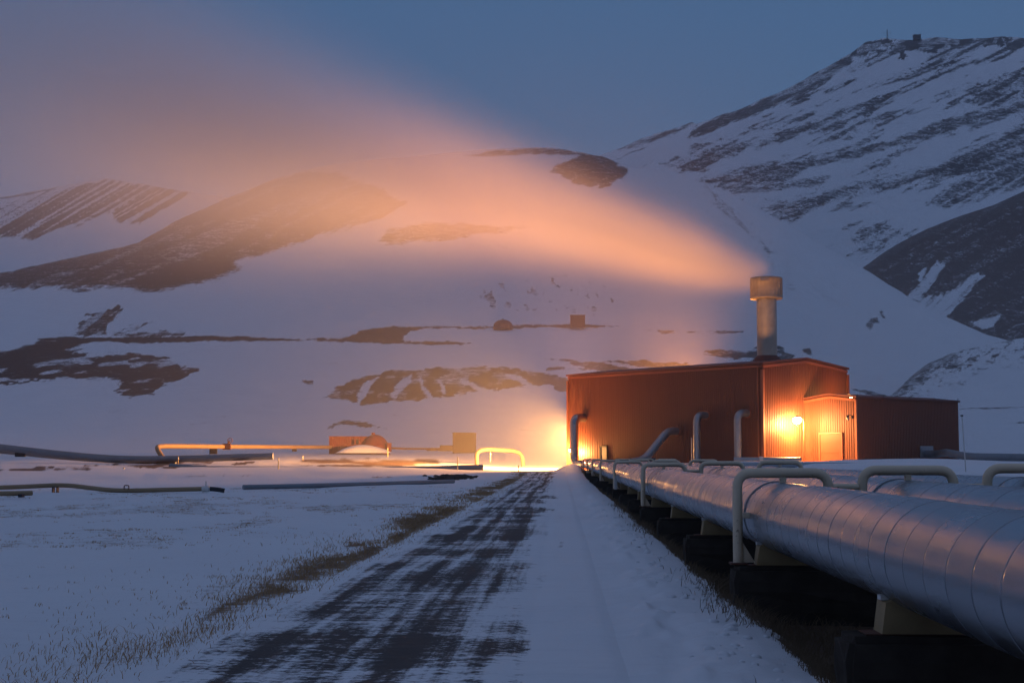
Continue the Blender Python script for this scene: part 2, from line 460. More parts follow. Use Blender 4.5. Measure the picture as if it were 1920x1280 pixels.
def depth_c(px, py): return 246 + (852 - py) * 1.0 + np.maximum(0, 640 - py) * .30

C_ridge = [(-300, 575), (-100, 535), (0, 512), (100, 491), (180, 474), (260, 455), (330, 414), (400, 383), (450, 362), (520, 334), (600, 312), (700, 300), (800, 291), (860, 285), (930, 279), (1030, 276), (1090, 286), (1130, 294), (1181, 314), (1270, 323), (1307, 340), (1382, 370), (1476, 420), (1570, 476), (1621, 504), (1701, 555), (1776, 595), (1851, 628), (1900, 641), (1980, 655), (2300, 690)]
C_polys = [
 dict(pts=[(-300, 600), (-300, 560), (0, 508), (100, 488), (180, 470), (260, 452), (330, 410), (400, 380), (450, 358), (520, 330), (620, 320), (700, 345), (760, 380), (720, 412), (640, 432), (590, 440), (560, 455), (520, 468), (480, 478), (440, 490), (452, 504), (420, 520), (380, 530), (330, 536), (280, 545), (200, 536), (150, 543), (80, 540), (0, 540)], soft=9, edge=8, ang=24, L=50, W=8, s=1.02, streak=.20, sL=150, sW=9, lo=.50, hi=.66),
 dict(pts=[(200, 536), (250, 515), (320, 490), (400, 475), (480, 462), (520, 462), (480, 478), (440, 490), (452, 504), (420, 520), (380, 530), (330, 536), (280, 545)], soft=12, edge=5, ang=20, s=1.15),
 dict(pts=[(700, 455), (720, 432), (800, 415), (900, 418), (1000, 425), (960, 432), (900, 440), (820, 450), (760, 456), (735, 463)], soft=7, edge=7, ang=5, s=.85),
 dict(pts=[(870, 292), (930, 280), (1030, 276), (1090, 286), (1125, 293), (1060, 291), (980, 291), (900, 297)], soft=3, edge=3, ang=2, s=.85),
 dict(pts=[(1030, 322), (1060, 300), (1090, 288), (1130, 294), (1165, 308), (1182, 320), (1172, 335), (1140, 350), (1105, 356), (1075, 345), (1050, 330)], soft=6, edge=7, ang=20, s=.95),
 dict(pts=[(1305, 338), (1330, 350), (1380, 393), (1420, 428), (1455, 475), (1440, 480), (1398, 432), (1355, 397), (1318, 360)], soft=5, edge=8, ang=-45, L=40, W=6, s=.55, streak=.6, sL=40, sW=7),
 dict(pts=[(1440, 480), (1470, 500), (1500, 550), (1480, 560), (1440, 520)], soft=6, edge=8, ang=-45, L=40, W=6, s=.35, streak=.6, sL=40, sW=7),
 dict(pts=[(1620, 610), (1632, 597), (1646, 594), (1648, 604), (1632, 615)], soft=3, edge=4, s=.75, L=10, W=5),
 dict(pts=[(1645, 584), (1655, 580), (1660, 598), (1649, 592)], soft=2, edge=3, s=.8, L=10, W=5),
 dict(pts=[(1315, 665), (1345, 655), (1400, 660), (1420, 651), (1460, 652), (1490, 667), (1480, 676), (1400, 678), (1360, 672)], soft=3, edge=6, s=.95, streak=.5, sL=40, sW=8),
 dict(pts=[(1502, 655), (1520, 652), (1521, 665), (1508, 662)], soft=2, edge=2, s=.9, L=10, W=5),
 dict(pts=[(1520, 667), (1545, 677), (1538, 681)], soft=2, edge=2, s=.8, L=10, W=5),
 dict(pts=[(560, 637), (620, 630), (680, 617), (740, 612), (850, 611), (950, 610), (1060, 608), (1165, 611), (1100, 614), (1000, 615), (900, 616), (800, 616), (770, 620), (755, 632), (760, 640), (840, 640), (912, 643), (850, 647), (760, 645), (700, 642), (640, 641)], soft=1.8, edge=2.6, L=40, W=6, s=1.15),
 dict(pts=[(1182, 616), (1250, 620), (1400, 619), (1398, 622), (1340, 626), (1250, 625)], soft=1.6, edge=2.6, L=24, W=6, s=.8, streak=.6, sL=40, sW=60),
 dict(pts=[(70, 636), (130, 631), (200, 633), (300, 632), (400, 629), (480, 632), (570, 638), (480, 640), (400, 639), (330, 641), (250, 643), (180, 641), (140, 642)], soft=1.8, edge=2.4, L=30, W=6, s=1.15),
 dict(pts=[(135, 632), (150, 606), (178, 594), (160, 590), (200, 584), (222, 573), (232, 580), (216, 598), (202, 612), (200, 628)], soft=3, edge=6, ang=35, L=40, W=7, s=.95, streak=.4, sL=40, sW=6),
 dict(pts=[(215, 622), (250, 609), (280, 600), (292, 604), (258, 616), (232, 630), (205, 632)], soft=2.5, edge=5, ang=25, L=30, W=6, s=.9, streak=.4, sL=30, sW=6),
 dict(pts=[(235, 628), (300, 620), (350, 621), (342, 632), (250, 634)], soft=2.5, edge=5, ang=12, L=30, W=6, s=.85, streak=.5, sL=40, sW=6),
 dict(pts=[(-300, 680), (0, 664), (40, 655), (80, 640), (140, 636), (163, 645), (140, 660), (180, 668), (250, 664), (300, 672), (350, 682), (380, 692), (350, 705), (310, 720), (290, 735), (265, 738), (240, 744), (210, 737), (232, 718), (200, 706), (150, 711), (100, 712), (50, 718), (0, 724), (-300, 740)], soft=4, edge=8, ang=8, L=40, W=9, s=1.1, streak=.55, sL=55, sW=8, lo=.57, hi=.68),
 dict(pts=[(-300, 672), (0, 662), (40, 652), (80, 639), (140, 634), (160, 642), (130, 655), (60, 672), (0, 690), (-300, 705)], soft=5, edge=4, ang=20, s=1.15),
 dict(pts=[(-100, 672), (0, 660), (52, 654), (40, 658), (0, 666)], soft=2, edge=1.5, ang=8, s=1.2),
 dict(pts=[(605, 746), (640, 722), (690, 702), (760, 693), (830, 690), (900, 688), (960, 690), (1010, 697), (1050, 706), (1085, 716), (1085, 736), (1050, 735), (1032, 722), (1000, 722), (960, 728), (900, 735), (850, 742), (790, 750), (720, 752), (680, 758), (640, 750)], soft=3, edge=5, ang=4, L=40, W=8, s=1.1, streak=.35, sL=22, sW=12, lo=.55, hi=.7),
 dict(pts=[(563, 712), (588, 713), (586, 721), (572, 719)], soft=1.6, edge=2.5, L=10, W=4, s=1.0),
 dict(pts=[(1015, 672), (1060, 671), (1120, 679), (1180, 689), (1235, 697), (1180, 699), (1120, 695), (1060, 692), (1020, 697), (1030, 686), (1095, 689), (1060, 680)], soft=2.2, edge=3, ang=-6, L=40, W=6, s=.95),
 dict(pts=[(1130, 677), (1200, 675), (1260, 679), (1320, 686), (1260, 692), (1200, 689)], soft=2.2, edge=3, ang=-4, L=40, W=6, s=.95),
 dict(pts=[(612, 804), (625, 791), (650, 786), (690, 792), (730, 803), (680, 800), (640, 797)], soft=2.5, edge=4, L=20, W=5, s=.85, streak=.5, sL=20, sW=5),
 dict(pts=[(1590, 727), (1640, 734), (1668, 743), (1692, 734), (1665, 749), (1630, 740)], soft=2, edge=2, L=30, W=5, s=.8),
 dict(pts=[(200, 765), (240, 758), (245, 770), (205, 778)], soft=8, edge=8, L=20, W=4, s=.35),
 dict(pts=[(130, 543), (160, 540), (180, 545), (140, 549)], soft=2, edge=2, L=20, W=4, s=.8),
 lambda x, y: .62 * sstep(.60, .72, aniso(x, y, -60, 18, 9, 61, 3)) * sstep(0, 40, poly_sd(x, y, [(840, 500), (1000, 490), (1180, 500), (1200, 610), (900, 605)])),
 lambda x, y: .34 * sstep(.45, .62, aniso(x, y, -40, 50, 10, 62, 3)) * sstep(0, 60, poly_sd(x, y, [(1330, 330), (1500, 420), (1640, 560), (1560, 640), (1420, 500), (1330, 420)])),
]
C_subs = [
 dict(pts=[(672, 757), (668, 738), (686, 716), (712, 705), (692, 728), (684, 745)], soft=2.5, edge=3, L=14, W=8),
 dict(pts=[(733, 738), (748, 716), (772, 702), (764, 722), (748, 738), (742, 750), (736, 748)], soft=2.5, edge=3, L=14, W=8),
 dict(pts=[(786, 705), (794, 720), (812, 746), (802, 746), (790, 728)], soft=2, edge=2.5, L=14, W=8),
 dict(pts=[(822, 712), (836, 722), (838, 742), (828, 738)], soft=2, edge=2.5, L=14, W=8),
 dict(pts=[(858, 708), (890, 718), (916, 731), (900, 733), (872, 722)], soft=2.5, edge=3, L=14, W=6),
 dict(pts=[(940, 698), (975, 706), (1005, 722), (985, 722), (955, 708)], soft=2.5, edge=2.5, L=20, W=6),
 dict(pts=[(605, 632), (660, 621), (672, 624), (650, 634), (615, 637)], soft=2, edge=2, L=20, W=6),
]
def terrace(px, py):
    d = 10 * sstep(648, 600, py) + 8 * sstep(700, 676, py) * sstep(560, 640, px)
    mound = np.exp(-((px - 830) / 170) ** 2 - ((py - 722) / 24) ** 2) * -16
    return d + mound - 14 * np.exp(-((px - 120) / 150) ** 2 - ((py - 690) / 32) ** 2)
hill('hill', -300, 2300, 3.2, C_ridge, lambda p: np.full(p.shape, 853.0), depth_c, C_polys, M_HILL, C_subs, rowstep=2.6, disp=3.2, back=260, seed=1, extra=terrace)

# the high mountain
M_ridge = [(1000, 330), (1080, 305), (1160, 279), (1200, 262), (1296, 231), (1305, 233), (1390, 203), (1480, 164), (1560, 121), (1600, 96), (1622, 79), (1640, 76), (1655, 73), (1700, 76), (1725, 74), (1760, 71), (1800, 73), (1890, 69), (1960, 74), (2300, 90)]
def mtex(x, y):
    n = .5 * aniso(x, y, 24, 170, 22, 91, 4) + .5 * aniso(x, y, 22, 70, 10, 92, 3)
    w = sstep(.49, .60, n)
    f = sstep(.36, .62, aniso(x, y, 26, 42, 5, 93, 3))
    return w * (.52 + .25 * sstep(330, 120, y)) * (.5 + .75 * f)
M_polys = [
 mtex,
 dict(pts=[(1560, 122), (1600, 95), (1620, 78), (1660, 72), (1720, 72), (1800, 71), (1900, 68), (2300, 88), (2300, 104), (1900, 82), (1820, 86), (1780, 93), (1750, 103), (1720, 95), (1690, 107), (1672, 90), (1642, 84), (1644, 100), (1625, 116), (1610, 110), (1590, 121), (1570, 135)], soft=3, edge=11, ang=15, L=18, W=8, s=1.2, streak=.45, sL=24, sW=7, lo=.47, hi=.56),
 dict(pts=[(1155, 281), (1200, 262), (1296, 230), (1290, 240), (1250, 258), (1200, 274)], soft=3, edge=4, ang=22, s=.95, streak=.3),
 dict(pts=[(1340, 224), (1440, 182), (1560, 120), (1600, 98), (1592, 125), (1540, 156), (1470, 192), (1400, 224), (1350, 241), (1285, 262), (1300, 240)], soft=4, edge=7, ang=25, s=.95, streak=.35, sL=70, sW=6),
 dict(pts=[(1240, 312), (1290, 290), (1400, 260), (1500, 235), (1590, 215), (1580, 232), (1500, 257), (1420, 277), (1340, 312), (1310, 327), (1270, 320)], soft=6, edge=10, ang=24, s=.85, streak=.45, sL=80, sW=9),
 dict(pts=[(1310, 340), (1400, 320), (1480, 300), (1560, 290), (1640, 265), (1720, 240), (1920, 180), (2300, 90), (2300, 150), (1900, 215), (1780, 250), (1650, 285), (1560, 310), (1480, 342), (1400, 352), (1360, 354)], soft=8, edge=12, ang=18, L=90, W=12, s=.80, streak=.40, sL=150, sW=10),
 dict(pts=[(1340, 350), (1420, 345), (1500, 336), (1560, 330), (1540, 345), (1440, 362), (1380, 366)], soft=5, edge=6, ang=8, L=70, W=8, s=.72),
 dict(pts=[(1430, 388), (1500, 366), (1600, 345), (1700, 325), (1800, 290), (1920, 235), (2300, 120), (2300, 240), (1920, 330), (1800, 330), (1700, 345), (1640, 360), (1560, 380), (1520, 400), (1490, 422), (1460, 410)], soft=7, edge=9, ang=20, L=90, W=10, s=.88, streak=.30, sL=120, sW=8),
 dict(pts=[(1583, 446), (1610, 425), (1660, 417), (1692, 430), (1672, 452), (1640, 472), (1608, 462)], soft=5, edge=8, ang=28, L=30, W=6, s=.72, streak=.45, sL=40, sW=6),
 dict(pts=[(1738, 382), (1780, 350), (1860, 320), (1920, 300), (2300, 180), (2300, 290), (1920, 350), (1830, 372), (1770, 392)], soft=8, edge=9, ang=30, L=50, W=8, s=.80, streak=.40, sL=70, sW=7),
 dict(pts=[(1830, 155), (1900, 130), (2000, 110), (2000, 150), (1900, 175), (1840, 200), (1815, 190)], soft=6, edge=12, ang=28, L=30, W=9, s=.85, streak=.4, sL=40, sW=8),
]
def mbase(p): return np.full(p.shape, 660.0)
hill('mountain', 1000, 2300, 2.8, M_ridge, mbase, lambda x, y: 840 + (660 - y) * .92, M_polys, M_MOUNT, (), rowstep=2.6, disp=7, back=420, seed=2, ridge_n=2.4)

# dark hill on the right
R_ridge = [(1560, 548), (1600, 516), (1625, 497), (1650, 478), (1680, 459), (1740, 428), (1800, 405), (1860, 386), (1920, 358), (2050, 310), (2300, 260)]
R_polys = [dict(pts=[(1500, 700), (1560, 540), (1625, 492), (1680, 452), (1740, 420), (1800, 398), (1920, 350), (2300, 240), (2300, 720), (1900, 720)], soft=5, edge=3, ang=30, s=1.05, streak=.15, sL=110, sW=6),]
R_subs = [
 dict(pts=[(1700, 560), (1728, 527), (1758, 488), (1770, 498), (1745, 535), (1722, 562)], soft=3, edge=4, ang=50, L=40, W=6, streak=.3, sL=50, sW=5),
 dict(pts=[(1700, 556), (1730, 556), (1770, 552), (1795, 532), (1830, 512), (1848, 516), (1815, 552), (1790, 580), (1772, 594), (1740, 580)], soft=3, edge=5, ang=45, L=40, W=7, streak=.5, sL=60, sW=5),
 dict(pts=[(1822, 604), (1878, 590), (1862, 610), (1842, 617)], soft=2.5, edge=3, L=20, W=5),
 dict(pts=[(1722, 512), (1738, 500), (1732, 518), (1724, 528)], soft=2, edge=3, L=20, W=5),
]
hill('hill', 1540, 2300, 3.2, R_ridge, lambda p: np.full(p.shape, 668.0), lambda x, y: 610 + (668 - y) * .62, R_polys, M_HILLR, R_subs, rowstep=3, disp=4, back=120, seed=3)

# low gravelly hill behind the annex
Q_ridge = [(1600, 790), (1640, 760), (1680, 733), (1700, 713), (1740, 680), (1790, 660), (1870, 641), (1920, 633), (2050, 618), (2300, 600)]
def qtex(x, y):
    n = .5 * aniso(x, y, 30, 40, 9, 95, 4) + .5 * vnoise(x / 5, y / 3, 96)
    w = sstep(.40, .62, n)
    return w * (.62 * sstep(95, 10, y - np.interp(x, [1680, 1740, 1870, 2300], [733, 680, 640, 600])) + .08)
Q_polys = [qtex,
 dict(pts=[(1660, 750), (1682, 728), (1705, 705), (1742, 676), (1790, 656), (1800, 672), (1760, 690), (1735, 715), (1700, 738), (1690, 745)], soft=6, edge=8, ang=40, L=30, W=8, s=.72, streak=.3, sL=20, sW=6),
 dict(pts=[(1780, 765), (1920, 762), (2100, 760), (2100, 763), (1920, 765), (1780, 768)], soft=1.5, edge=1.2, s=.8),
 dict(pts=[(1780, 806), (1860, 798), (1920, 790), (2100, 770), (2100, 775), (1920, 795), (1860, 801), (1780, 809)], soft=1.5, edge=1.6, s=.85),
]
def q_depth(x, y): return np.maximum(depth_c(x, np.full_like(y, 830.)) + 14, 0) - 6 + (845 - y) * .55 + 12 * sstep(1690, 1620, x)
hill('hill', 1600, 2300, 3.2, Q_ridge, lambda p: np.full(p.shape, 860.0), q_depth, Q_polys, M_HILL, (), rowstep=2.6, disp=2, back=90, seed=4)

# far hill on the left with furrows of snow
L_ridge = [(-400, 400), (-200, 380), (0, 371), (50, 361), (110, 350), (160, 339), (200, 335), (260, 344), (340, 358), (420, 370), (520, 390), (700, 420)]
L_polys = [
 dict(pts=[(-400, 420), (-100, 395), (0, 386), (60, 366), (130, 349), (200, 338), (300, 346), (365, 356), (335, 376), (292, 400), (262, 420), (230, 418), (205, 404), (150, 420), (100, 432), (60, 450), (20, 446), (-400, 470)], soft=5, edge=7, ang=30, L=50, W=7, s=1.0, streak=.62, sL=260, sW=3.2, lo=.46, hi=.62),
 dict(pts=[(-400, 400), (0, 370), (50, 361), (110, 350), (100, 356), (50, 368), (0, 375), (-400, 408)], soft=2, edge=2, ang=10, s=.8),
]
hill('hill', -400, 700, 3.2, L_ridge, lambda p: np.full(p.shape, 600.0), lambda x, y: 760 + (600 - y) * .95, L_polys, M_HILL, (), rowstep=3, disp=5, back=260, seed=5)

# ------------------------------------------------------------------ power station
CC = P(1432, 857, 159.0); LL = P(1066, 857, 183.0)
CC.z = LL.z = 0
ul = (LL - CC).normalized(); LEN = (LL - CC).length
ug = Vector((-ul.y, ul.x, 0)); ug = ug if ug.x > 0 else -ug
WID = 15.3; HT = 12.2; RG = .85
nl = -ug; ngab = -ul            # outward normals of the long wall and of the lit gable
Zv = Vector((0, 0, 1))

def corrug(a, b, ztop, outward, zbot=-.6, pitch=.30, dep=.045):
    """a sheet of trapezoidal ribs from a to b; ztop(t) gives the height at share t"""
    d = (b - a); L = d.length; d = d.normalized(); m = MB(); n = int(L / pitch)
    pts = []
    for i in range(n):
        for t, o in ((0, 0), (.42, 0), (.55, 1), (.87, 1)):
            u = (i + t) / n; pts.append((u, o * dep))
    pts.append((1, 0))
    vs = []
    for u, o in pts:
        q = a + d * (u * L) + outward * o
        vs.append((q.x, q.y, zbot)); vs.append((q.x, q.y, ztop(u)))
    m.add(vs, [(2 * i, 2 * i + 2, 2 * i + 3, 2 * i + 1) for i in range(len(pts) - 1)])
    return m

def strip(a, b, w, h, up=Zv):      # a bar between two points, width w sideways and h upwards
    d = (b - a).normalized(); s = d.cross(up).normalized(); m = MB()
    u = s.cross(d)
    m.add([a - s * w / 2, a + s * w / 2, a + s * w / 2 + u * h, a - s * w / 2 + u * h, b - s * w / 2, b + s * w / 2, b + s * w / 2 + u * h, b - s * w / 2 + u * h],
          [(0, 1, 2, 3), (7, 6, 5, 4), (0, 4, 5, 1), (1, 5, 6, 2), (2, 6, 7, 3), (3, 7, 4, 0)])
    return m

def H(p, z): return Vector((p.x, p.y, z))

ps = empty('power_station', CC)
tag(ps, 'long rust red corrugated steel turbine hall with a tall steel stack', 'industrial building')
RR = CC + ug * WID; BB = LL + ug * WID
flat = lambda u: HT
gab = lambda u: HT + RG * (1 - abs(2 * u - 1))
def part(m, name, mat, root): return m.build(name, mat, root, world=True)
part(corrug(CC, LL, flat, nl), 'wall', M_RED, ps)
m = corrug(CC, RR, gab, ngab)
part(m, 'wall', M_RED, ps)
part(corrug(LL, BB, gab, ul), 'wall', M_RED, ps)
part(corrug(RR, BB, flat, ug), 'wall', M_RED, ps)
def gable_roof(a, along, L, across, W, h, r, over=.35, th=.16):
    m = MB(); o = a - along * over
    for zz, s in ((h, 0),):
        poly = [(-over, h + .02 - over * r / (W / 2)), (W / 2, h + r + .02), (W + over, h + .02 - over * r / (W / 2)), (W + over, h + .02 - over * r / (W / 2) + th), (W / 2, h + r + .02 + th), (-over, h + .02 - over * r / (W / 2) + th)]
        m.prism(poly, o, across, Zv, along, L + 2 * over)
    return m
rf = part(gable_roof(CC, ul, LEN, ug, WID, HT, RG, over=.22, th=.22), 'roof', M_REDROOF, ps)
m = strip(H(CC + nl * .09, HT - .32), H(LL + nl * .09, HT - .32), .08, .24)
tr = part(m, 'eave_trim', M_REDTRIM, ps)
m = MB()
for s in (0, 1):
    a = CC + ug * (WID / 2); b = CC + ug * (WID * s)
    q = strip(H(a, HT + RG - .38) + ngab * .09, H(b, HT - .38) + ngab * .09, .08, .28); m.add(q.v, q.f)
part(m, 'gable_trim', M_REDTRIM, ps)
m = MB(); m.box(H(CC + nl * .06 + ngab * .06, 5.6), (.34, .34, 12.0), math.atan2(ug.y, ug.x)); part(m, 'corner_trim', M_REDTRIM, ps)
m = MB(); m.box(H(RR + ngab * .06 + ug * .06, 5.6), (.3, .3, 12.0), math.atan2(ug.y, ug.x)); part(m, 'corner_trim', M_REDTRIM, ps)
m = MB(); m.box(H(LL + nl * .05 + ul * .05, 5.6), (.26, .26, 12.0), math.atan2(ug.y, ug.x)); part(m, 'corner_trim', M_REDTRIM, ps)
m = MB(); m.tube([H(CC + ul * .55 + nl * .16, 12.0), H(CC + ul * .55 + nl * .16, -.3)], .075, 10); part(m, 'downpipe', M_REDTRIM, ps)

def wall_at(px, a, u):           # point of the line a + u q under image column px
    best = None
    for q in np.linspace(0, 34, 3401):
        p = a + u * float(q); x, _ = projn(np.array(p.x), np.array(p.y), np.array(3.0))
        if best is None or abs(x - px) < best[0]: best = (abs(x - px), p)
    return best[1]
wrz = math.atan2(ul.y, ul.x)
pd = wall_at(1133, CC, ul)
m = MB(); m.box(H(pd + nl * .09, 1.85), (1.0, .10, 2.7), wrz); dr = part(m, 'door', M_GREYDOOR, ps)
m = MB()
for s in (-1, 1): m.box(H(pd + nl * .12 + ul * (s * .58), 1.9), (.12, .16, 2.9), wrz)
m.box(H(pd + nl * .12, 3.28), (1.28, .16, .14), wrz); part(m, 'door_frame', M_DARK, ps)
# the stack on the ridge
px_ = None
best = None
for q in np.linspace(0, 30, 1501):
    p = CC + ug * (WID / 2) + ul * float(q); x, _ = projn(np.array(p.x), np.array(p.y), np.array(14.0))
    if best is None or abs(x - 1438.5) < best[0]: best = (abs(x - 1438.5), p)
pst = best[1]
ST = H(pst, 0)
z_top = P(1438, 521, ST.y).z; z_cap = P(1438, 561, ST.y).z
rs_ = 18.6 / F * ST.y; rc_ = 30.2 / F * ST.y
prof = [(rs_, 11.5)]
zz = 12.5
for zz in (14.8, 17.0, 19.2):
    pass
prof += [(rs_, z_cap + .3)]
m = MB(); m.lathe(prof, ST, 48); chim = part(m, 'chimney', M_STACK, ps)
for zz in (14.8, 17.0, 19.2):
    m = MB(); m.tube([ST + Zv * zz, ST + Zv * (zz + .08)], rs_ + .025, 48); part(m, 'strap', M_STACK, chim)
m = MB(); m.lathe([(rs_ * .98, z_cap + .02), (rc_ - .06, z_cap), (rc_, z_cap + .06), (rc_, z_cap + .22), (rc_ - .03, z_cap + .24), (rc_ - .03, z_top - .2), (rc_, z_top - .18), (rc_, z_top - .04), (rc_ - .06, z_top), (rc_ - .2, z_top), (rc_ - .2, z_top - 1.2), (.01, z_top - 1.2)], ST, 48)
for k in range(24):
    a = 2 * math.pi * k / 24; m.box(ST + Vector((math.cos(a) * (rc_ - .01), math.sin(a) * (rc_ - .01), (z_top + z_cap) / 2)), (.03, .05, z_top - z_cap - .4), a)
part(m, 'chimney_cap', M_CAP, chim)
m = MB(); m.lathe([(rs_ + .5, HT + RG - .1), (rs_ + .5, HT + RG + .28), (rs_ + .02, HT + RG + .75)], ST, 32); part(m, 'chimney_flashing', M_REDROOF, chim)
m = MB(); m.box(ST + Vector((-.5, -rc_ - .03, z_top - .32)), (1.0, .05, .5)); part(m, 'access_hatch', M_CAP, chim)

# annex
GG = wall_at(1509, CC, ug); FF = GG + ngab * 7.06; AL = 20.1; AH = 8.45; AR = .42
EE = FF + ug * AL; HH = GG + ug * AL
an = empty('annex_building', FF)
tag(an, 'lower dark red corrugated annex with garage door in front of the turbine hall', 'industrial building')
part(corrug(GG, FF, lambda u: AH + AR * (1 - abs(2 * u - 1)), -ug), 'wall', M_RED, an)
part(corrug(FF, EE, lambda u: AH, ngab), 'wall', M_RED, an)
part(corrug(EE, HH, lambda u: AH + AR * (1 - abs(2 * u - 1)), ug), 'wall', M_RED, an)
part(corrug(RR + ug * .2, HH, lambda u: AH, ul), 'wall', M_RED, an)
part(gable_roof(FF, ug, AL, ul, 7.06, AH, AR, over=.2, th=.2), 'roof', M_REDROOF, an)
m = MB()
for s in (0, 1):
    a = (GG + FF) / 2; b = GG if s else FF
    q = strip(H(a, AH + AR - .36) - ug * .09, H(b, AH - .36) - ug * .09, .08, .26); m.add(q.v, q.f)
part(m, 'gable_trim', M_REDTRIM, an)
m = MB(); m.box(H(FF - ug * .05 + ngab * .05, 3.8), (.26, .26, 8.9), math.atan2(ug.y, ug.x)); part(m, 'corner_trim', M_REDTRIM, an)
for s in (.1, 5, 10, 15, 19.9):
    m = MB(); m.tube([H(FF + ug * s + ngab * .15, AH - .05), H(FF + ug * s + ngab * .15, AH + .42)], .04, 8); part(m, 'roof_post', M_DARK, an)
pg = wall_at(1559, GG, ngab); gz = math.atan2(ngab.y, ngab.x)
m = MB(); m.box(H(pg - ug * .07, 2.5), (2.9, .08, 4.0), gz)
for k in range(3): m.box(H(pg - ug * .12, 1.3 + k * 1.15), (2.8, .04, .05), gz)
gd = part(m, 'garage_door', M_RED, an)
m = MB()
for s in (-1, 1): m.box(H(pg - ug * .1 + ngab * (s * 1.53), 2.6), (.14, .18, 4.2), gz)
m.box(H(pg - ug * .1, 4.62), (3.2, .18, .16), gz); part(m, 'door_frame', M_REDTRIM, an)
# louvred opening on the annex wall, behind the pipe
pv = wall_at(1736, FF, ug); vz = math.atan2(ug.y, ug.x)
m = MB(); m.box(H(pv + ngab * .08, 2.6), (2.6, .1, 1.3), vz); 
for k in range(6): m.box(H(pv + ngab * .14, 2.1 + k * .2), (2.5, .08, .05), vz)
part(m, 'vent', M_GALV, an)

# ------------------------------------------------------------------ lamps
def spot(name, loc, target, power, size, blend, parent, rad=.12, color=SODIUM):
    l = bpy.data.lights.new(name, 'SPOT'); l.energy = power; l.spot_size = math.radians(size); l.spot_blend = blend; l.shadow_soft_size = rad; l.color = color
    o = bpy.data.objects.new(name, l); COL.objects.link(o)
    o.location = loc; o.rotation_euler = (Vector(target) - Vector(loc)).to_track_quat('-Z', 'Y').to_euler()
    if parent: o.parent = parent; o.matrix_parent_inverse = world_mat(parent).inverted()
    return o
def point(name, loc, power, parent, rad=.15, color=SODIUM):
    l = bpy.data.lights.new(name, 'POINT'); l.energy = power; l.shadow_soft_size = rad; l.color = color
    o = bpy.data.objects.new(name, l); COL.objects.link(o); o.location = loc
    if parent: o.parent = parent; o.matrix_parent_inverse = world_mat(parent).inverted()
    return o

def wall_lamp(p, n, z, label, out=.8, r=.2, glass=M_LAMP):
    root = empty('wall_lamp', H(p, z)); tag(root, label, 'lamp')
    m = MB(); m.tube([H(p, z + .1), H(p + n * (out * .5), z + .38), H(p + n * out, z + .3)], .035, 8, .2); m.box(H(p + n * .06, z + .1), (.2, .2, .3)); part(m, 'bracket', M_DARK, root)
    c = H(p + n * out, z)
    m = MB(); m.lathe([(.01, .30), (r * .6, .28), (r * 1.05, .12), (r * 1.1, .06), (r, .05)], c, 20); part(m, 'housing', M_DARK, root)
    m = MB(); m.lathe([(r * .95, .055), (r * .95, -.04), (r * .75, -.17), (r * .4, -.24), (.005, -.26)], c, 20); part(m, 'lamp_glass', glass, root)
    return root, c
pk = P(1507, 800, 161.4); hd = P(1494.5, 787, 160.7)
k1 = empty('yard_lamp', H(pk, 0)); tag(k1, 'blazing orange yard lamp on a post between the gable and the annex', 'lamp')
m = MB(); m.tube([H(pk, -.4), H(pk, hd.z + .15), H(hd, hd.z + .42)], .07, 12, .5); part(m, 'post', M_REDTRIM, k1)
m = MB(); m.lathe([(.01, .46), (.16, .42), (.24, .34), (.25, .30), (.2, .29)], hd, 20); part(m, 'housing', M_DARK, k1)
m = MB(); m.lathe([(.2, .30), (.40, .18), (.46, 0), (.40, -.22), (.22, -.40), (.005, -.45)], hd, 24); lg = part(m, 'lamp_glass', M_LAMP, k1)
point('lamp_light', hd + ngab * .02 + Vector((0, 0, -.62)), 9500, k1, .4)
rl_, cl_ = wall_lamp(GG + ug * 4.6 + ngab * 2.75, ngab, 8.72, 'unseen small orange lamp added on the annex roof behind its ridge', .35, .1)
point('lamp_light', cl_ + Vector((0, 0, .3)) - ngab * .25, 1200, rl_, .3)  # unseen lamp, added to brighten the right part of the gable
po = wall_at(1600, GG, ngab)
M_OFF = mat_simple('unlit_lamp_glass', (.5, .45, .4), .3, 0, .1, 5)
wall_lamp(po, -ug, 6.25, 'small unlit lamp near the annex corner above the garage door', .9, .16, M_OFF)
# lamp behind the tall riser pipe at the far corner of the long wall
pw = wall_at(1081.5, CC, ul)
k2, c2 = wall_lamp(pw, nl, 2.9, 'low orange lamp on the long wall behind the tall riser pipe', 1.15, .16)
point('lamp_light', c2 + Vector((0, 0, -.34)), 11000, k2, .2)
# yard floodlights round the corner, hidden by the hall
pe = LL + ug * 2.2
def floodlight(base, z, target, power, size, label, blend=.6, col=SODIUM):
    root = empty('floodlight', H(base, 0)); tag(root, label, 'floodlight')
    m = MB(); m.tube([H(base, -.4), H(base, z)], .09, 10); part(m, 'mast', M_GALV, root)
    d = (Vector(target) - H(base, z)).normalized(); c = H(base, z + .28)
    q = d.to_track_quat('-Z', 'Y').to_matrix()
    mm = MB(); mm.rbox((0, 0, 0), (.5, .5, .28), 0, .04); mm.v = [tuple(c + q @ Vector(v)) for v in mm.v]; part(mm, 'housing', M_DARK, root)
    mm = MB(); mm.box((0, 0, -.15), (.42, .42, .02)); mm.v = [tuple(c + q @ Vector(v)) for v in mm.v]; part(mm, 'lamp_glass', M_LAMP, root)
    if size: spot('lamp_light', c + d * .3, target, power, size, blend, root, .12, col)
    else:
        l = bpy.data.lights.new('lamp_light', 'AREA'); l.shape = 'DISK'; l.size = .5; l.energy = power; l.color = col
        o = bpy.data.objects.new('lamp_light', l); COL.objects.link(o); o.location = c + d * .3; o.rotation_euler = d.to_track_quat('-Z', 'Y').to_euler()
        o.parent = root; o.matrix_parent_inverse = world_mat(root).inverted()
    return root
STEAMLIGHT = (1.0, .335, .07)
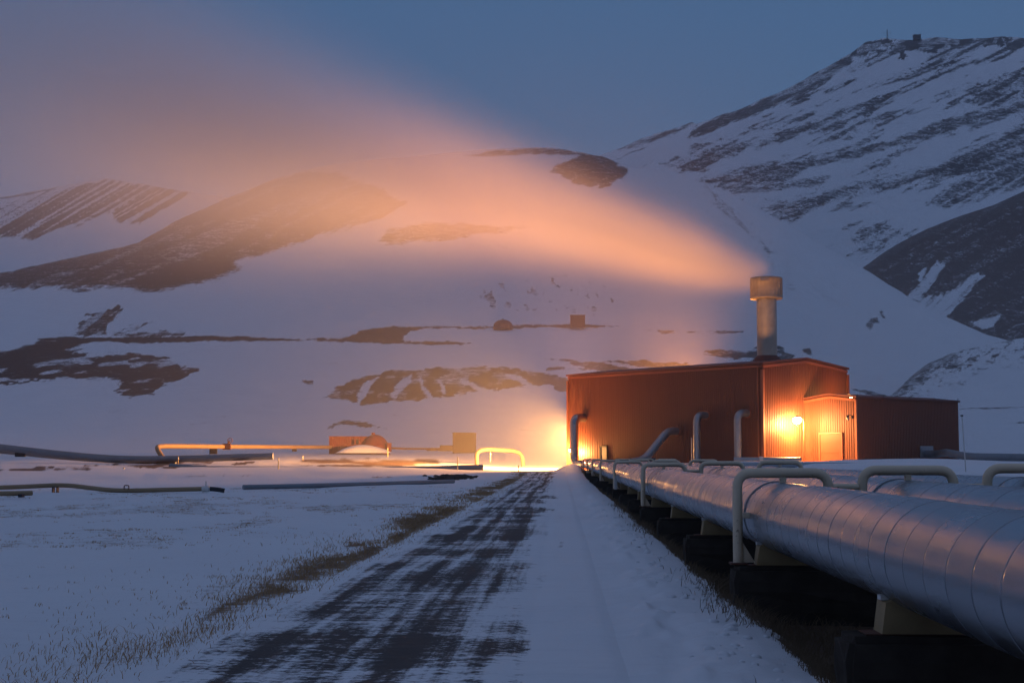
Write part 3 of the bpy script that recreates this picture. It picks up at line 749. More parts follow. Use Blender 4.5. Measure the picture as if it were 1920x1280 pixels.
floodlight(LL + ug * 6.0 + ul * 3.6, 5.4, H(LL + ug * 6.0 + ul * 3.6 + Vector((-12, -1.5, 0)), -3.2), 150000, 0, 'mast floodlight round the far corner of the turbine hall lighting the yard', .12)
floodlight(Vector((31, 238, 0)), 9.5, P(1080, 330, 170), 660000, 50, 'tall mast floodlight far behind the hall aimed at the steam', 1.0, STEAMLIGHT)
floodlight(Vector((16, 236, 0)), 9.5, P(560, 230, 176), 170000, 74, 'second mast floodlight far behind the hall aimed at the drifting steam', 1.0, (1.0, .42, .26))
floodlight(RF(9.0, 140, 0), 1.35, H(ST, 20.1), 42000, 11.5, 'unseen low floodlight added behind the pipelines to light the stack', .5)  # added out of sight to brighten the front of the stack

# ------------------------------------------------------------------ the three big pipelines
PIPE_R = .45; PZ = 1.17; SP = 1.65; LAT0 = 2.92
def big_pipe(k, Yend, label, tail):
    root = empty('steam_pipe', RF(LAT0 + SP * k, 0, 0)); tag(root, label, 'pipe', 'parallel clad steam pipelines beside the road')
    lat = LAT0 + SP * k; z0 = PZ + (0, .035, .06)[k]
    rng = random.Random(k + 3)
    rings = [(-4.0, 0, 0, 0)]
    Y = -4.0 + .2 * k; i = 0
    while Y < Yend - .6:
        w = .58; dr_ = rng.uniform(-.0015, .0015); sh_ = rng.random()
        rings += [(Y, dr_, 0, sh_), (Y + .012, dr_, 0, sh_), (Y + w * .5, dr_ + rng.uniform(-.0012, .0012), 0, sh_), (Y + w - .032, dr_, 0, sh_), (Y + w - .018, dr_, 0, sh_), (Y + w - .013, -.006, 1, sh_), (Y + w - .005, -.006, 1, sh_)]
        Y += w; i += 1
    n = 64; vs = []; fs = []; seam = []; sheet = []
    for (y, d, s, sh_) in rings:
        r = PIPE_R + d; ox = .006 * math.sin(y * .37 + k) ; oz = .006 * math.sin(y * .53 + 2 * k)
        for a in range(n):
            t = 2 * math.pi * a / n
            p = RF(lat + ox, y, z0 + oz) + PR * (r * math.cos(t)) + Zv * (r * math.sin(t)); vs.append(p); seam.append(s); sheet.append(sh_)
    for i in range(len(rings) - 1):
        for a in range(n): fs.append((i * n + a, i * n + (a + 1) % n, (i + 1) * n + (a + 1) % n, (i + 1) * n + a))
    mb = MB(); mb.add(vs, fs, True); mb.add(vs[-n:], [tuple(range(n))])
    seam += [0] * n; sheet += [0] * n
    o = part(mb, 'pipe_run', M_PIPE, root)
    for an_, arr in (('seam', seam), ('sheet', sheet)):
        at = o.data.attributes.new(an_, 'FLOAT', 'POINT'); at.data.foreach_set('value', np.array(arr, np.float32))
    # clamp collars every three supports
    for q in range(-0, 8):
        y = 19.08 + 22 * q + .45
        if y < Yend - 2:
            cb = MB(); cb.tube([RF(lat, y, z0), RF(lat, y + .05, z0)], PIPE_R + .012, 48); part(cb, 'collar_band', M_GALV, root)
    if tail: tail(root)
    return root

def on_wall(px): return wall_at(px, CC, ul)
def riser1(root):
    w = on_wall(1096); o = w + nl * 1.75
    m = MB(); e = RF(LAT0, 176.4, PZ)
    m.tube([H(w - nl * .2, 6.9), H(o, 6.9), H(o, PZ - .15), e, RF(LAT0, 174.2, PZ)], .53, 28, 1.45, k=10)
    part(m, 'riser', M_PIPE, root)
big_pipe(0, 175, 'nearest of three clad steam pipelines beside the road ending in a tall riser', riser1)
big_pipe(1, 168, 'middle of three clad steam pipelines beside the road', None)
big_pipe(2, 160, 'third clad steam pipeline counted from the road', None)

# risers on the long wall
def riser(px, ztop, out, r, bottom, label, extra=None):
    w = on_wall(px); o = w + nl * out
    root = empty('riser_pipe', H(o, 0)); tag(root, label, 'pipe', 'riser pipes on the long red wall')
    m = MB(); m.tube([H(w - nl * .2, ztop), H(o, ztop), *bottom(o)], r, 24, 1.25, k=10); part(m, 'riser', M_GALV, root)
    m = MB(); m.tube([H(w + nl * .05, ztop), H(w + nl * .12, ztop)], r + .14, 24); part(m, 'wall_collar', M_REDTRIM, root)
    for zz in (ztop - 1.9, ztop - 3.4) if extra is None else ():
        m = MB(); m.tube([H(o, zz), H(o, zz + .06)], r + .015, 24); part(m, 'strap', M_GALV, root)
    return root
riser(1326, 6.75, 1.75, .40, lambda o: [H(o, .2)], 'silver riser pipe bending into the middle of the red wall')
riser(1403, 6.85, 1.75, .42, lambda o: [H(o, .2)], 'silver riser pipe bending into the red wall near its lit corner')
riser(1270, 5.0, 1.6, .46, lambda o: [H(o + nl * 3.9, 1.65), H(o + nl * 6.0, 1.4)], 'slanting pipe leaving the red wall between the door and the risers', 1)
def tubething(name, pts, r, mat, label, cat='pipe', n=16, bend=.8, group=None, k=6):
    c = Vector(pts[0]); root = empty(name, c); tag(root, label, cat, group)
    m = MB(); m.tube(pts, r, n, bend, k=k); part(m, 'pipe_run', mat, root)
    return root
# a thin brightly lit conduit beside the middle riser
w = on_wall(1318); 
tubething('conduit', [H(w + nl * 1.9, 4.2), H(w + nl * 1.9, .5)], .06, M_WHITE, 'thin pale conduit standing beside the middle riser pipe', 'conduit', 10, None)
# pipe along the foot of the lit gable
t = tubething('header_pipe', [P(1376, 862, 153.5), P(1432, 862, 153), P(1500, 862, 155)], .30, M_GALV, 'short silver header pipe along the foot of the lit gable', 'pipe')
m = MB(); a = P(1424, 862, 152.9); m.tube([a, P(1430, 862, 152.9)], .38, 20); part(m, 'flange', M_WHITE, t)
tubething('crossing_pipe', [P(1360, 873, 74), P(1480, 873, 75), P(1622, 874, 76)], .19, M_GALV, 'grey capped pipe lying across the snow beyond the pipelines', 'pipe')
t = tubething('outlet_pipe', [H(pv + ngab * .1 - ug * .3, 2.35), H(pv + ngab * 1.6, 2.35), P(1775, 848, 158), P(1815, 856, 156), P(1960, 858, 157), P(2200, 862, 160)], .42, M_OLDPIPE, 'dark grey outlet pipe leaving the annex vent towards the right', 'pipe', 18, 1.0)

# ------------------------------------------------------------------ hoops, saddles, blocks
HL = 2.325 - LAT0; HR = 3.52 - LAT0; HZ = 1.745; HB = .555
def make_hoop():
    root = empty('pipe_hoop', (0, 0, 0))
    m = MB(); m.tube([(HL, 0, HB), (HL, 0, HZ), (HR, 0, HZ), (HR, 0, HB)], .066, 16, .20, k=7); m.build('frame', M_CREAM, root)
    for x in (HL, HR):
        m = MB(); m.box((x, 0, HB + .01), (.22, .26, .025)); m.build('base_plate', M_RUSTV, root)
    for x in (HL, HR):
        m = MB()
        m.prism([(0, 0), (.17, 0), (0, .28)], (x + .05, -.008, HB + .02), Vector((1, 0, 0)), Zv, Vector((0, 1, 0)), .016)
        m.build('gusset', M_CREAM, root)
    m = MB(); m.rbox(((HL + HR) / 2, 0, HZ - .10), (.085, .07, .15), 0, .01); m.build('top_stop', M_CREAM, root)
    m = MB(); m.rbox((HL + .125, 0, PZ + .02), (.14, .085, .075), 0, .01); m.box((HL + .19, 0, PZ + .02), (.03, .11, .12)); m.build('side_stop', M_CREAM, root)
    return root
def make_saddle():
    root = empty('pipe_saddle', (0, 0, 0)); R = PIPE_R + .006
    arc = [(R * math.sin(a), PZ - .54 - R * math.cos(a)) for a in np.linspace(.66, -.66, 15)]
    m = MB(); m.prism([(-.37, 0), (.37, 0), (.335, arc[0][1] - .02)] + arc + [(-.335, arc[-1][1] - .02)], (0, -.16, .545), Vector((1, 0, 0)), Zv, Vector((0, 1, 0)), .32); m.build('cradle', M_WOOD, root)
    for s in (-1, 1):
        m = MB(); m.box((s * .315, 0, .545 + arc[0][1] + .012), (.08, .12, .04), 0); m.build('clamp', M_WHITE, root)
    return root
def make_block():
    root = empty('concrete_block', (0, 0, 0))
    bm = bmesh.new(); bmesh.ops.create_cube(bm, size=1)
    for v in bm.verts: v.co = Vector((v.co.x * 5.25, v.co.y * .62, v.co.z * 1.04))
    bmesh.ops.bevel(bm, geom=bm.edges[:], offset=.05, segments=2, affect='EDGES')
    bmesh.ops.subdivide_edges(bm, edges=[e for e in bm.edges if e.calc_length() > .3], cuts=6, use_grid_fill=True)
    q_ = random.Random(4)
    for v in bm.verts:
        n_ = .5 - float(vnoise(np.array(v.co.x * 3 + v.co.y * 5), np.array(v.co.z * 4 + 3), 77)); v.co += Vector((n_ * .06 + q_.uniform(-.008, .008), n_ * .06, q_.uniform(-.012, .006) if v.co.z > .3 else 0))
    bm.verts.index_update()
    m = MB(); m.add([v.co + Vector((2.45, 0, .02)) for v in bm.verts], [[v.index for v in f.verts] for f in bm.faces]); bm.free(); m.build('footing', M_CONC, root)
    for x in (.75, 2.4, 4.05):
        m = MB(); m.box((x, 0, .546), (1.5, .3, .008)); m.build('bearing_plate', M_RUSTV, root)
    return root
ORD = ['first', 'second', 'third', 'fourth', 'fifth', 'sixth', 'seventh', 'eighth', 'ninth', 'tenth', 'eleventh', 'twelfth', 'thirteenth', 'fourteenth', 'fifteenth', 'sixteenth', 'seventeenth', 'eighteenth', 'nineteenth', 'twentieth']
PN = ['near', 'middle', 'third']
hoop0 = make_hoop(); sad0 = make_saddle(); blk0 = make_block()
rzp = -math.atan(SL)
firsth = firsts = firstb = True
for i in range(7):
    Y = 19.08 + 22.0 * i
    for k in range(3):
        if k and i > 4: continue
        o = hoop0 if firsth else copy_tree(hoop0); firsth = False
        o.location = RF(LAT0 + SP * k, Y, (0, .035, .06)[k]); o.rotation_euler.z = rzp
        tag(o, f'cream steel pipe hoop over the {PN[k]} pipeline, {ORD[i]} along the pipe', 'pipe hoop', 'cream guide hoops straddling the pipelines')
for i in range(18):
    Y = 11.75 + 7.333 * i
    o = blk0 if firstb else copy_tree(blk0); firstb = False
    o.location = RF(2.42, Y, 0); o.rotation_euler.z = rzp
    tag(o, f'dark concrete footing under the pipelines, {ORD[i]} in the row from the road end', 'concrete block', 'concrete footings under the pipelines')
    for k in range(3 if i < 4 else 1):
        o = sad0 if firsts else copy_tree(sad0); firsts = False
        o.location = RF(LAT0 + SP * k, Y + (.0 if (i - 1) % 3 else .36) * 0, (0, .035, .06)[k]); o.rotation_euler.z = rzp
        tag(o, f'tan cradle under the {PN[k]} pipeline on the {ORD[i]} footing', 'pipe saddle', 'tan cradles under the pipelines')
for i in range(3):
    Y = 19.08 + 22.0 * i
    for k in range(2):
        m = MB(); m.tube([RF(LAT0 + SP * k + HR + .06, Y, 1.56), RF(LAT0 + SP * (k + 1) + HL - .06, Y, 1.56)], .045, 12)
        o = m.build('tie_bar', M_CREAM); tag(o, f'short cream tie bar joining the hoops of the {PN[k]} and {PN[k + 1]} pipelines, {ORD[i]} station', 'tie bar', 'tie bars between hoops')
m = MB(); c = RF(2.36, 62.5, 0); m.rbox(c + Vector((0, 0, .85)), (.12, .12, .55), 0, .01); o = m.build('junction_box', M_WHITE); tag(o, 'small pale junction box on a hoop post beside the near pipeline', 'junction box')

# ------------------------------------------------------------------ pipes on the left snowfield
def lpipe(name, pp, r, mat, label, bend=1.2, n=16):
    return tubething(name, [P(*q) for q in pp], r, mat, label, 'pipe', n, bend)
def support(root, px, py0, py1, d, w=.5, mat=M_DARK):
    a = P(px, py0, d); b = P(px, py1, d); m = MB(); m.rbox((a + b) / 2, (w, .4, abs(a.z - b.z)), 0, .02); part(m, 'support', mat, root)
t = lpipe('steam_pipe', [(-260, 812, 176), (0, 838, 174), (120, 852, 173), (225, 861, 172), (340, 860, 172), (440, 857, 172), (512, 855, 172)], .40, M_OLDPIPE, 'thick grey pipeline sloping down across the snow with a rounded end', 6)
support(t, 38, 848, 856, 174.5, 1.2); support(t, 82, 850, 853, 173.6, .9, M_RUSTV)
t = lpipe('steam_pipe', [(-260, 818, 180), (0, 844, 177.5), (120, 856, 176.5), (225, 863, 175), (330, 863, 174)], .38, M_OLDPIPE, 'grey pipeline running behind the thick sloping pipeline', 6)
t = lpipe('steam_pipe', [(308, 862, 176), (292, 838, 177), (306, 836, 180), (430, 837, 200), (620, 838, 236)], .30, M_TANPIPE, 'tan pipeline with a bent end feeding the red container hut', 1.3)
support(t, 400, 841, 851, 196, 1.0); support(t, 552, 841, 846, 224, .7)
vroot = empty('gate_valve', P(426, 836, 199)); tag(vroot, 'rusty valve with a handwheel on the tan pipeline', 'valve')
m = MB(); c = P(426, 837, 198.5); m.tube([c + Vector((-.55, -.35, 0)), c + Vector((.55, -.35, 0))], .42, 14); m.tube([c + Vector((0, -.3, 0)), c + Vector((.35, -.3, .75))], .14, 10); part(m, 'valve_body', M_RUSTV, vroot)
m = MB(); h = c + Vector((.42, -.3, .85)); 
m.tube([h + Vector((math.cos(a) * .32, 0, math.sin(a) * .32)) for a in np.linspace(0, 2 * math.pi, 20)], .04, 8); m.tube([h + Vector((-.3, 0, 0)), h + Vector((.3, 0, 0))], .03, 6); part(m, 'handwheel', M_RUSTV, vroot)
lpipe('steam_pipe', [(318, 874, 158), (380, 879, 158), (600, 880, 160), (800, 879, 163), (905, 876, 165)], .34, M_OLDPIPE, 'long grey pipeline lying low before the brown turf bank', 3)
def fl(py, h=.22): return F * (EYE - h) / (py - 857)
t = lpipe('steam_pipe', [(-200, 917, 78), (0, 914, 80), (108, 909, 82), (135, 910, 82), (217, 920, 80), (300, 918, 80.5), (385, 916, 80.5)], .125, M_TANPIPE, 'thin tan pipe with a kinked run on stilts in the snow', 1.5)
support(t, 100, 912, 931, 81.5, .06); support(t, 108, 912, 929, 82, .05)
m = MB(); a = P(238, 917, 79.8); m.tube([a + Vector((-.13, -.1, 0)), a + Vector((-.13, -.1, .22)), a + Vector((.13, -.1, .22)), a + Vector((.13, -.1, 0))], .03, 8, .08); part(m, 'handle', M_RUSTV, t)
t = lpipe('steam_pipe', [(388, 916, 80.4), (404, 916.5, 80.4), (421, 919.5, 80.5)], .125, M_DARK, 'short dark pipe end with a pale valve on the snow', .3)
m = MB(); a = P(386, 916, 80.2); m.tube([a + Vector((-.2, -.03, 0)), a + Vector((.2, -.03, 0))], .17, 14); m.tube([a, a + Vector((0, 0, .42))], .03, 8); part(m, 'valve', M_WHITE, t)
t = lpipe('steam_pipe', [(-200, 928, 67), (0, 925, 69), (60, 924, 70)], .12, M_TANPIPE, 'short tan pipe with a closed end below the kinked pipe', 1)
support(t, 40, 926, 932, 69.4, .2)
lpipe('steam_pipe', [(456, 913, 86), (560, 911, 88), (700, 907, 96), (850, 902, 106)], .145, M_OLDPIPE, 'dark pipe half buried in snow along the lit crest', 2)
lpipe('steam_pipe', [(895, 886, 200), (893, 846, 200), (912, 842, 201), (966, 845, 204), (979, 852, 205), (981, 874, 205)], .29, M_ARCH, 'arched expansion loop pipe standing in the lit snow', 1.0)

# marker stakes
STK = [(522, 858, 889, 150, .06, 'tall yellow stake in front of the long low pipeline'), (858, 856, 881, 160, .06, 'yellow stake before the arched expansion loop pipe'),
       (727, 839, 854, 210, .06, 'short stake before the domed end of the red hut'), (232, 876, 887, 148, .08, 'short thick stake on the pink snow below the sloping pipeline'),
       (334, 856, 869, 165, .05, 'thin stake standing by the bent end of the tan pipeline'), (568, 854, 864, 200, .05, 'small stake on the snow below the red container hut'),
       (919, 848, 862, 185, .06, 'stake seen through the arched expansion loop pipe'), (972, 872, 888, 160, .05, 'dark stake at the crest of the road')]
for (px, y0, y1, d, r, lab) in STK:
    root = empty('marker_stake', P(px, y1, d)); tag(root, lab, 'stake', 'marker stakes in the snow')
    a = P(px, y0, d); b = P(px, y1 + 3, d)
    m = MB(); m.tube([b, a], r, 8); m.build('stake', M_STAKE if d != 160 or px != 972 else M_RUSTV, root, world=True)
    m = MB(); m.tube([a - Vector((0, 0, .28)), a - Vector((0, 0, .10))], r + .012, 8); m.build('reflector', M_WHITE, root, world=True)
root = empty('snow_pole', P(1811, 881, 41)); tag(root, 'thin leaning snow pole with a dark cap right of the annex', 'pole')
m = MB(); a = P(1803.5, 779, 42); b = P(1811, 884, 42); m.tube([b, a], .017, 8); part(m, 'pole', M_WHITE, root)
m = MB(); m.rbox(a, (.07, .07, .04), 0, .006); part(m, 'cap', M_DARK, root)

# ------------------------------------------------------------------ huts
def hut_dome(name, px0, px1, pyb, pyt, d, mat, label):
    c = P((px0 + px1) / 2, pyb, d); r = (px1 - px0) / 2 / F * d; h = (pyb - pyt) / F * d
    root = empty(name, c); tag(root, label, 'hut')
    m = MB(); prof = [(r * math.cos(t), h * math.sin(t) ** .9) for t in np.linspace(0, math.pi / 2 - .02, 9)]; prof = [(r, -1.0)] + prof
    m.lathe(prof, c, 18); m.sm = [False] * len(m.sm); part(m, 'dome', mat, root)
    m = MB(); m.tube([c + Vector((0, 0, h - .1)), c + Vector((0, 0, h + .4))], .22, 10); part(m, 'vent', M_DARK, root)
    return root
dd = 236.0
ch = empty('container_hut', P(656, 845, dd)); tag(ch, 'red corrugated container hut joined to a domed well house', 'hut')
a = P(617, 846, dd); b = P(692, 846, dd + 2); top = P(617, 819, dd).z; bk = Vector((.25, 2.6, 0))
def ribbed(a, b, z0, z1, out): return corrug(H(a, 0), H(b, 0), lambda u: z1, out, z0, .28, .05)
part(ribbed(a, b, a.z - 1, top, Vector((0, -1, 0))), 'wall', M_CONTAINER, ch)
part(ribbed(a, a + bk, a.z - 1, top, Vector((-1, 0, 0))), 'wall', M_CONTAINER, ch)
part(ribbed(b + bk, a + bk, a.z - 1, top, Vector((0, 1, 0))), 'wall', M_CONTAINER, ch)
m = MB(); q = [H(v, top + .03) for v in (a + Vector((-.1, -.1, 0)), b + Vector((0, -.1, 0)), b + bk, a + bk + Vector((-.1, .1, 0)))]
m.add(q + [v + Vector((0, 0, .12)) for v in q], [(0, 1, 2, 3), (4, 7, 6, 5), (0, 4, 5, 1), (1, 5, 6, 2), (2, 6, 7, 3), (3, 7, 4, 0)]); part(m, 'roof', M_CONTAINER, ch)
m = MB(); w_ = P(670, 828, dd - .0); m.box(w_ + Vector((0, .0, 0)), (.4, .22, .8)); part(m, 'window', M_DARK, ch)
c = P(703, 846, dd + 2.2); r = 28 / F * dd; h = 32 / F * dd
m = MB(); prof = [(r * 1.02, -1.0), (r, 0)] + [(r * math.cos(t), h * math.sin(t)) for t in np.linspace(.12, math.pi / 2 - .05, 7)]; m.lathe(prof, c, 14); m.sm = [False] * len(m.sm)
m.tube([c + Vector((-.3, 0, h - .1)), c + Vector((-.3, 0, h + .3))], .3, 10); part(m, 'dome', M_CONTAINER, ch)
m = MB(); m.rbox(P(729, 838, dd) + Vector((0, .8, 0)), (.7, 1.2, 1.4), 0, .03); part(m, 'porch', M_CONTAINER, ch)

tb = empty('valve_house', P(868, 843, 244)); tag(tb, 'square brown windowless hut with a low annex before the snow slope', 'hut')
a = P(849, 844, 244); b = P(888, 844, 246); top = P(849, 811.5, 244).z; bk = Vector((.3, 3.4, 0))
part(ribbed(a, b, a.z - 1, top, Vector((0, -1, 0))), 'wall', M_TANBOX, tb)
part(ribbed(a, a + bk, a.z - 1, top, Vector((-1, 0, 0))), 'wall', M_TANBOX, tb)
part(ribbed(b, b + bk, a.z - 1, top, Vector((1, 0, 0))), 'wall', M_TANBOX, tb)
part(ribbed(b + bk, a + bk, a.z - 1, top, Vector((0, 1, 0))), 'wall', M_TANBOX, tb)
m = MB(); q = [H(v, top) for v in (a + Vector((-.12, -.12, 0)), b + Vector((.12, -.12, 0)), b + bk + Vector((.12, .1, 0)), a + bk + Vector((-.12, .1, 0)))]
m.add(q + [v + Vector((0, 0, .1)) for v in q], [(0, 1, 2, 3), (4, 7, 6, 5), (0, 4, 5, 1), (1, 5, 6, 2), (2, 6, 7, 3), (3, 7, 4, 0)]); part(m, 'roof', M_TANBOX, tb)
m = MB(); e0 = P(826, 839.5, 244.6); m.rbox(P(837, 840, 245), (2.2, 1.4, 1.0), 0, .03); m.rbox(P(813, 842, 245), (2.4, 1.0, .5), 0, .03); part(m, 'low_annex', M_TANBOX, tb)
lpipe('steam_pipe', [(730, 839.5, 238), (760, 841, 240), (806, 841, 244)], .16, M_RUSTV, 'thin dark pipe between the domed hut and the brown hut', .5)
hut_dome('well_dome', 925, 961, 612, 599, float(depth_c(0, 611.0)) + 6, M_CONTAINER, 'small dome shaped well hut on the terrace of the snowy hill')
d2 = float(depth_c(0, 610.0)) + 6
b2 = empty('terrace_hut', P(1083, 611, d2)); tag(b2, 'small square dark hut on the terrace of the snowy hill', 'hut')
m = MB(); c = P(1083, 603, d2); w2 = 27 / F * d2; m.rbox(c, (w2, 4, 17 / F * d2 + 1), 0, .05); part(m, 'wall', M_CONTAINER, b2)
m = MB(); m.box(c + Vector((0, 0, 8.5 / F * d2 + .56)), (w2 + .3, 4.3, .18)); part(m, 'roof', M_REDROOF, b2)
# a drift of snow against the container
def drift(px, py, d, wx, hz, wy):
    m = MB(); c = P(px, py, d); vs = []; nu, nv = 28, 12
    for i in range(nv + 1):
        for j in range(nu + 1):
            u = j / nu * 2 - 1; v = i / nv * 2 - 1
            z = hz * max(0, (1 - u * u)) ** 1.3 * max(0, (1 - v * v)) ** .8 * (1 - .25 * u)
            vs.append((c.x + u * wx, c.y + v * wy, c.z - .25 + z + (.25 if z > 0 else 0) * min(1, z * 3)))
    m.add(vs, [(i * (nu + 1) + j, i * (nu + 1) + j + 1, (i + 1) * (nu + 1) + j + 1, (i + 1) * (nu + 1) + j) for i in range(nv) for j in range(nu)], True)
    o = m.build('snowdrift', M_HILL); o['kind'] = 'structure'
    at = o.data.attributes.new('rock', 'FLOAT', 'POINT')
    return o
drift(684, 846, 232, 4.6, 1.05, 2.4)

# summit mast and hut
dm = 840 + (660 - 76) * .92 + 10
mast = empty('radio_mast', P(1663, 76, dm)); tag(mast, 'thin radio mast with antennas on the mountain summit', 'mast')
c = P(1663.5, 74.5, dm); top = P(1663.5, 56, dm).z
m = MB()
for dx, dy in ((-.5, -.5), (.5, -.5), (0, .6)): m.tube([c + Vector((dx, dy, -3)), Vector((c.x + dx * .6, c.y + dy * .6, top))], .14, 6)
for zz in np.arange(c.z, top, 1.3): m.tube([(c.x - .5, c.y - .5, zz), (c.x + .5, c.y - .5, zz + 1.2)], .09, 5); m.tube([(c.x + .5, c.y - .5, zz), (c.x, c.y + .6, zz + 1.2)], .09, 5)
part(m, 'lattice', M_DARK, mast)
m = MB()
for dx, z0, z1 in ((-3.2, .45, .8), (3.3, .5, .9), (1.5, .2, .5)):
    zz = c.z + (top - c.z) * z0; z2 = c.z + (top - c.z) * z1
    m.tube([(c.x + dx, c.y, zz), (c.x + dx, c.y, z2)], .10, 5); m.tube([(c.x, c.y, (zz + z2) / 2), (c.x + dx, c.y, (zz + z2) / 2)], .08, 5)
part(m, 'antenna', M_DARK, mast)
hut = empty('summit_hut', P(1719, 75, dm)); tag(hut, 'small dark hut on the mountain summit', 'hut')
m = MB(); c = P(1719, 71.2, dm); wv = 13 / F * dm; m.rbox(c, (wv, 5, 9 / F * dm), 0, .1); part(m, 'wall', M_HUT, hut)
m = MB(); m.box(c + Vector((0, 0, 4.6 / F * dm)), (wv + .6, 5.6, .3)); part(m, 'roof', M_HUT, hut)
m = MB(); m.tube([P(1725.5, 70, dm), P(1725.5, 60, dm)], .12, 6); m.tube([P(1715, 68, dm), P(1715, 64, dm)], .1, 6); part(m, 'antenna', M_DARK, hut)

# ------------------------------------------------------------------ dead grass
def grass(name, spots, mat, label, hmin, hmax, w):
    nb = len(spots); rng = np.random.default_rng(len(spots))
    sp = np.array(spots, float); h = rng.uniform(hmin, hmax, nb) * sp[:, 2]
    z = g_height(sp[:, 0], sp[:, 1])
    ang = rng.uniform(0, math.pi, nb); lean = rng.normal(.25, .8, nb) * h; lean2 = rng.normal(0, .5, nb) * h
    wx = np.cos(ang) * w / 2 * (1 + sp[:, 1] / 18); wy = np.sin(ang) * w / 2
    a = np.stack([sp[:, 0] - wx, sp[:, 1] - wy, z - .02], 1); b = np.stack([sp[:, 0] + wx, sp[:, 1] + wy, z - .02], 1)
    m1 = np.stack([sp[:, 0] + lean * .35 + wx * .8, sp[:, 1] + lean2 * .35, z + h * .6], 1); m0 = np.stack([sp[:, 0] + lean * .35 - wx * .8, sp[:, 1] + lean2 * .35, z + h * .6], 1)
    c = np.stack([sp[:, 0] + lean, sp[:, 1] + lean2, z + h], 1)
    v = np.stack([a, b, m1, m0, c], 1).reshape(-1, 3)
    i = np.arange(nb)[:, None] * 5
    me = bpy.data.meshes.new(name)
    faces = np.concatenate([np.hstack([i, i + 1, i + 2, i + 3])]).tolist() + np.hstack([i + 3, i + 2, i + 4]).tolist()
    me.from_pydata(v.tolist(), [], faces); me.materials.append(mat)
    o = bpy.data.objects.new(name, me); COL.objects.link(o); tag(o, label, 'grass', None, 'stuff'); return o
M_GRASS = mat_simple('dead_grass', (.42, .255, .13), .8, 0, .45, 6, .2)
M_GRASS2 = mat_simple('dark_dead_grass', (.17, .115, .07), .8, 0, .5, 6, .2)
rng = np.random.default_rng(5)
sp = []
def density(fn, n, x0, x1, y0, y1, logy=True):
    lat = rng.uniform(x0, x1, n); Y = np.exp(rng.uniform(math.log(y0), math.log(y1), n)) if logy else rng.uniform(y0, y1, n)
    X = lat + SL * Y; k = rng.uniform(0, 1, n) < fn(X, Y, lat)
    return X[k], Y[k]
def sh_d(X, Y, lat):
    s = fbm(X * .9, Y * .25, 41, 4)
    return np.exp(-((lat + 4.0 + 1.7 * (s - .5)) / (.48 + .35 * sstep(20, 60, Y))) ** 2) * (.15 + .85 * sstep(.38, .58, s)) * (.30 + .70 * sstep(13, 24, Y))
X, Y = density(sh_d, 42000, -5.4, -3.0, 11, 160); sp += list(zip(X, Y, np.full(X.shape, 1.0)))
def wide_d(X, Y, lat):
    s = fbm(X * .8, Y * .2, 45, 4); return .55 * np.exp(-((lat + 4.5) / .8) ** 2) * (.1 + .9 * sstep(.42, .62, s))
X, Y = density(wide_d, 30000, -6.6, -3.2, 11, 120); sp += list(zip(X, Y, np.full(X.shape, .8)))
def fl_d(X, Y, lat):
    s = fbm(X * .5, Y * .22, 44, 4); return (.20 * sstep(.50, .68, s) + .02) * sstep(-9, -4.6, lat)
X, Y = density(fl_d, 13000, -11, -3.8, 11, 40); sp += list(zip(X, Y, np.full(X.shape, .6)))
# low tussocks in slanting bands across the field
def tus(X, Y, lat):
    b_ = fbm(X * .35 + Y * .06, Y * .10 - X * .05, 33, 4); return sstep(.47, .64, b_) * sstep(-4.2, -6, lat) * (.25 + .75 * sstep(-46, -16, lat)) + .03
X, Y = density(tus, 15000, -50, -4.3, 13, 95)
for x_, y_ in zip(X, Y):
    if y_ < 100:
        k_ = rng.integers(4, 11); sp += list(zip(x_ + rng.normal(0, .035 + y_ * .0012, k_), y_ + rng.normal(0, .05, k_), np.full(k_, rng.uniform(.25, .55))))
grass('dry_grass', sp, M_GRASS, 'dry brown grass poking through the snow along the road edge', .03, .12, .005)
sp = []
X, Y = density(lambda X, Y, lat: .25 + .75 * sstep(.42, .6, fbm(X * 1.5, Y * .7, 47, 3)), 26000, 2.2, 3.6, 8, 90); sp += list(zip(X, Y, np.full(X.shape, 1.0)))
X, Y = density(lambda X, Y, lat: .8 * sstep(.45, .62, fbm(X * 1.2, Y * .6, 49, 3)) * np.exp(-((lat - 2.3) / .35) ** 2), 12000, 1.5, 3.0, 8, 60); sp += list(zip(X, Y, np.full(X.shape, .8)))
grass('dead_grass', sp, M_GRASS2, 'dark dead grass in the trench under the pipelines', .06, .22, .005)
# frozen clods and lumps of ploughed snow beside the pipes
def lumps(name, n, fn, mat, label, cat, rmin, rmax, dz=0):
    m = MB(); r_ = random.Random(n)
    for q in range(n):
        X, Y = fn(r_); z = float(g_height(np.array([X]), np.array([Y]))[0]) + dz; r = r_.uniform(rmin, rmax)
        vs = []; 
        for (rr, zz, nn) in ((1, -.35, 7), (.95, .25, 7), (.55, .6, 7)):
            vs += [(X + math.cos(6.283 * a / nn + rr) * r * rr * r_.uniform(.75, 1.2), Y + math.sin(6.283 * a / nn + rr) * r * rr * r_.uniform(.75, 1.2), z + zz * r * .8) for a in range(nn)]
        vs.append((X, Y, z + r * .62))
        fs = [(i * 7 + a, i * 7 + (a + 1) % 7, (i + 1) * 7 + (a + 1) % 7, (i + 1) * 7 + a) for i in range(2) for a in range(7)] + [(14 + a, 14 + (a + 1) % 7, 21) for a in range(7)]
        m.add(vs, fs, True)
    o = m.build(name, mat); tag(o, label, cat, None, 'stuff'); 
    for an_ in ('soil', 'brown', 'rock'): o.data.attributes.new(an_, 'FLOAT', 'POINT')
    return o
def fn_bank(r):
    Y = math.exp(r.uniform(math.log(11), math.log(60))); lat = r.gauss(1.75, .28); return lat + SL * Y, Y
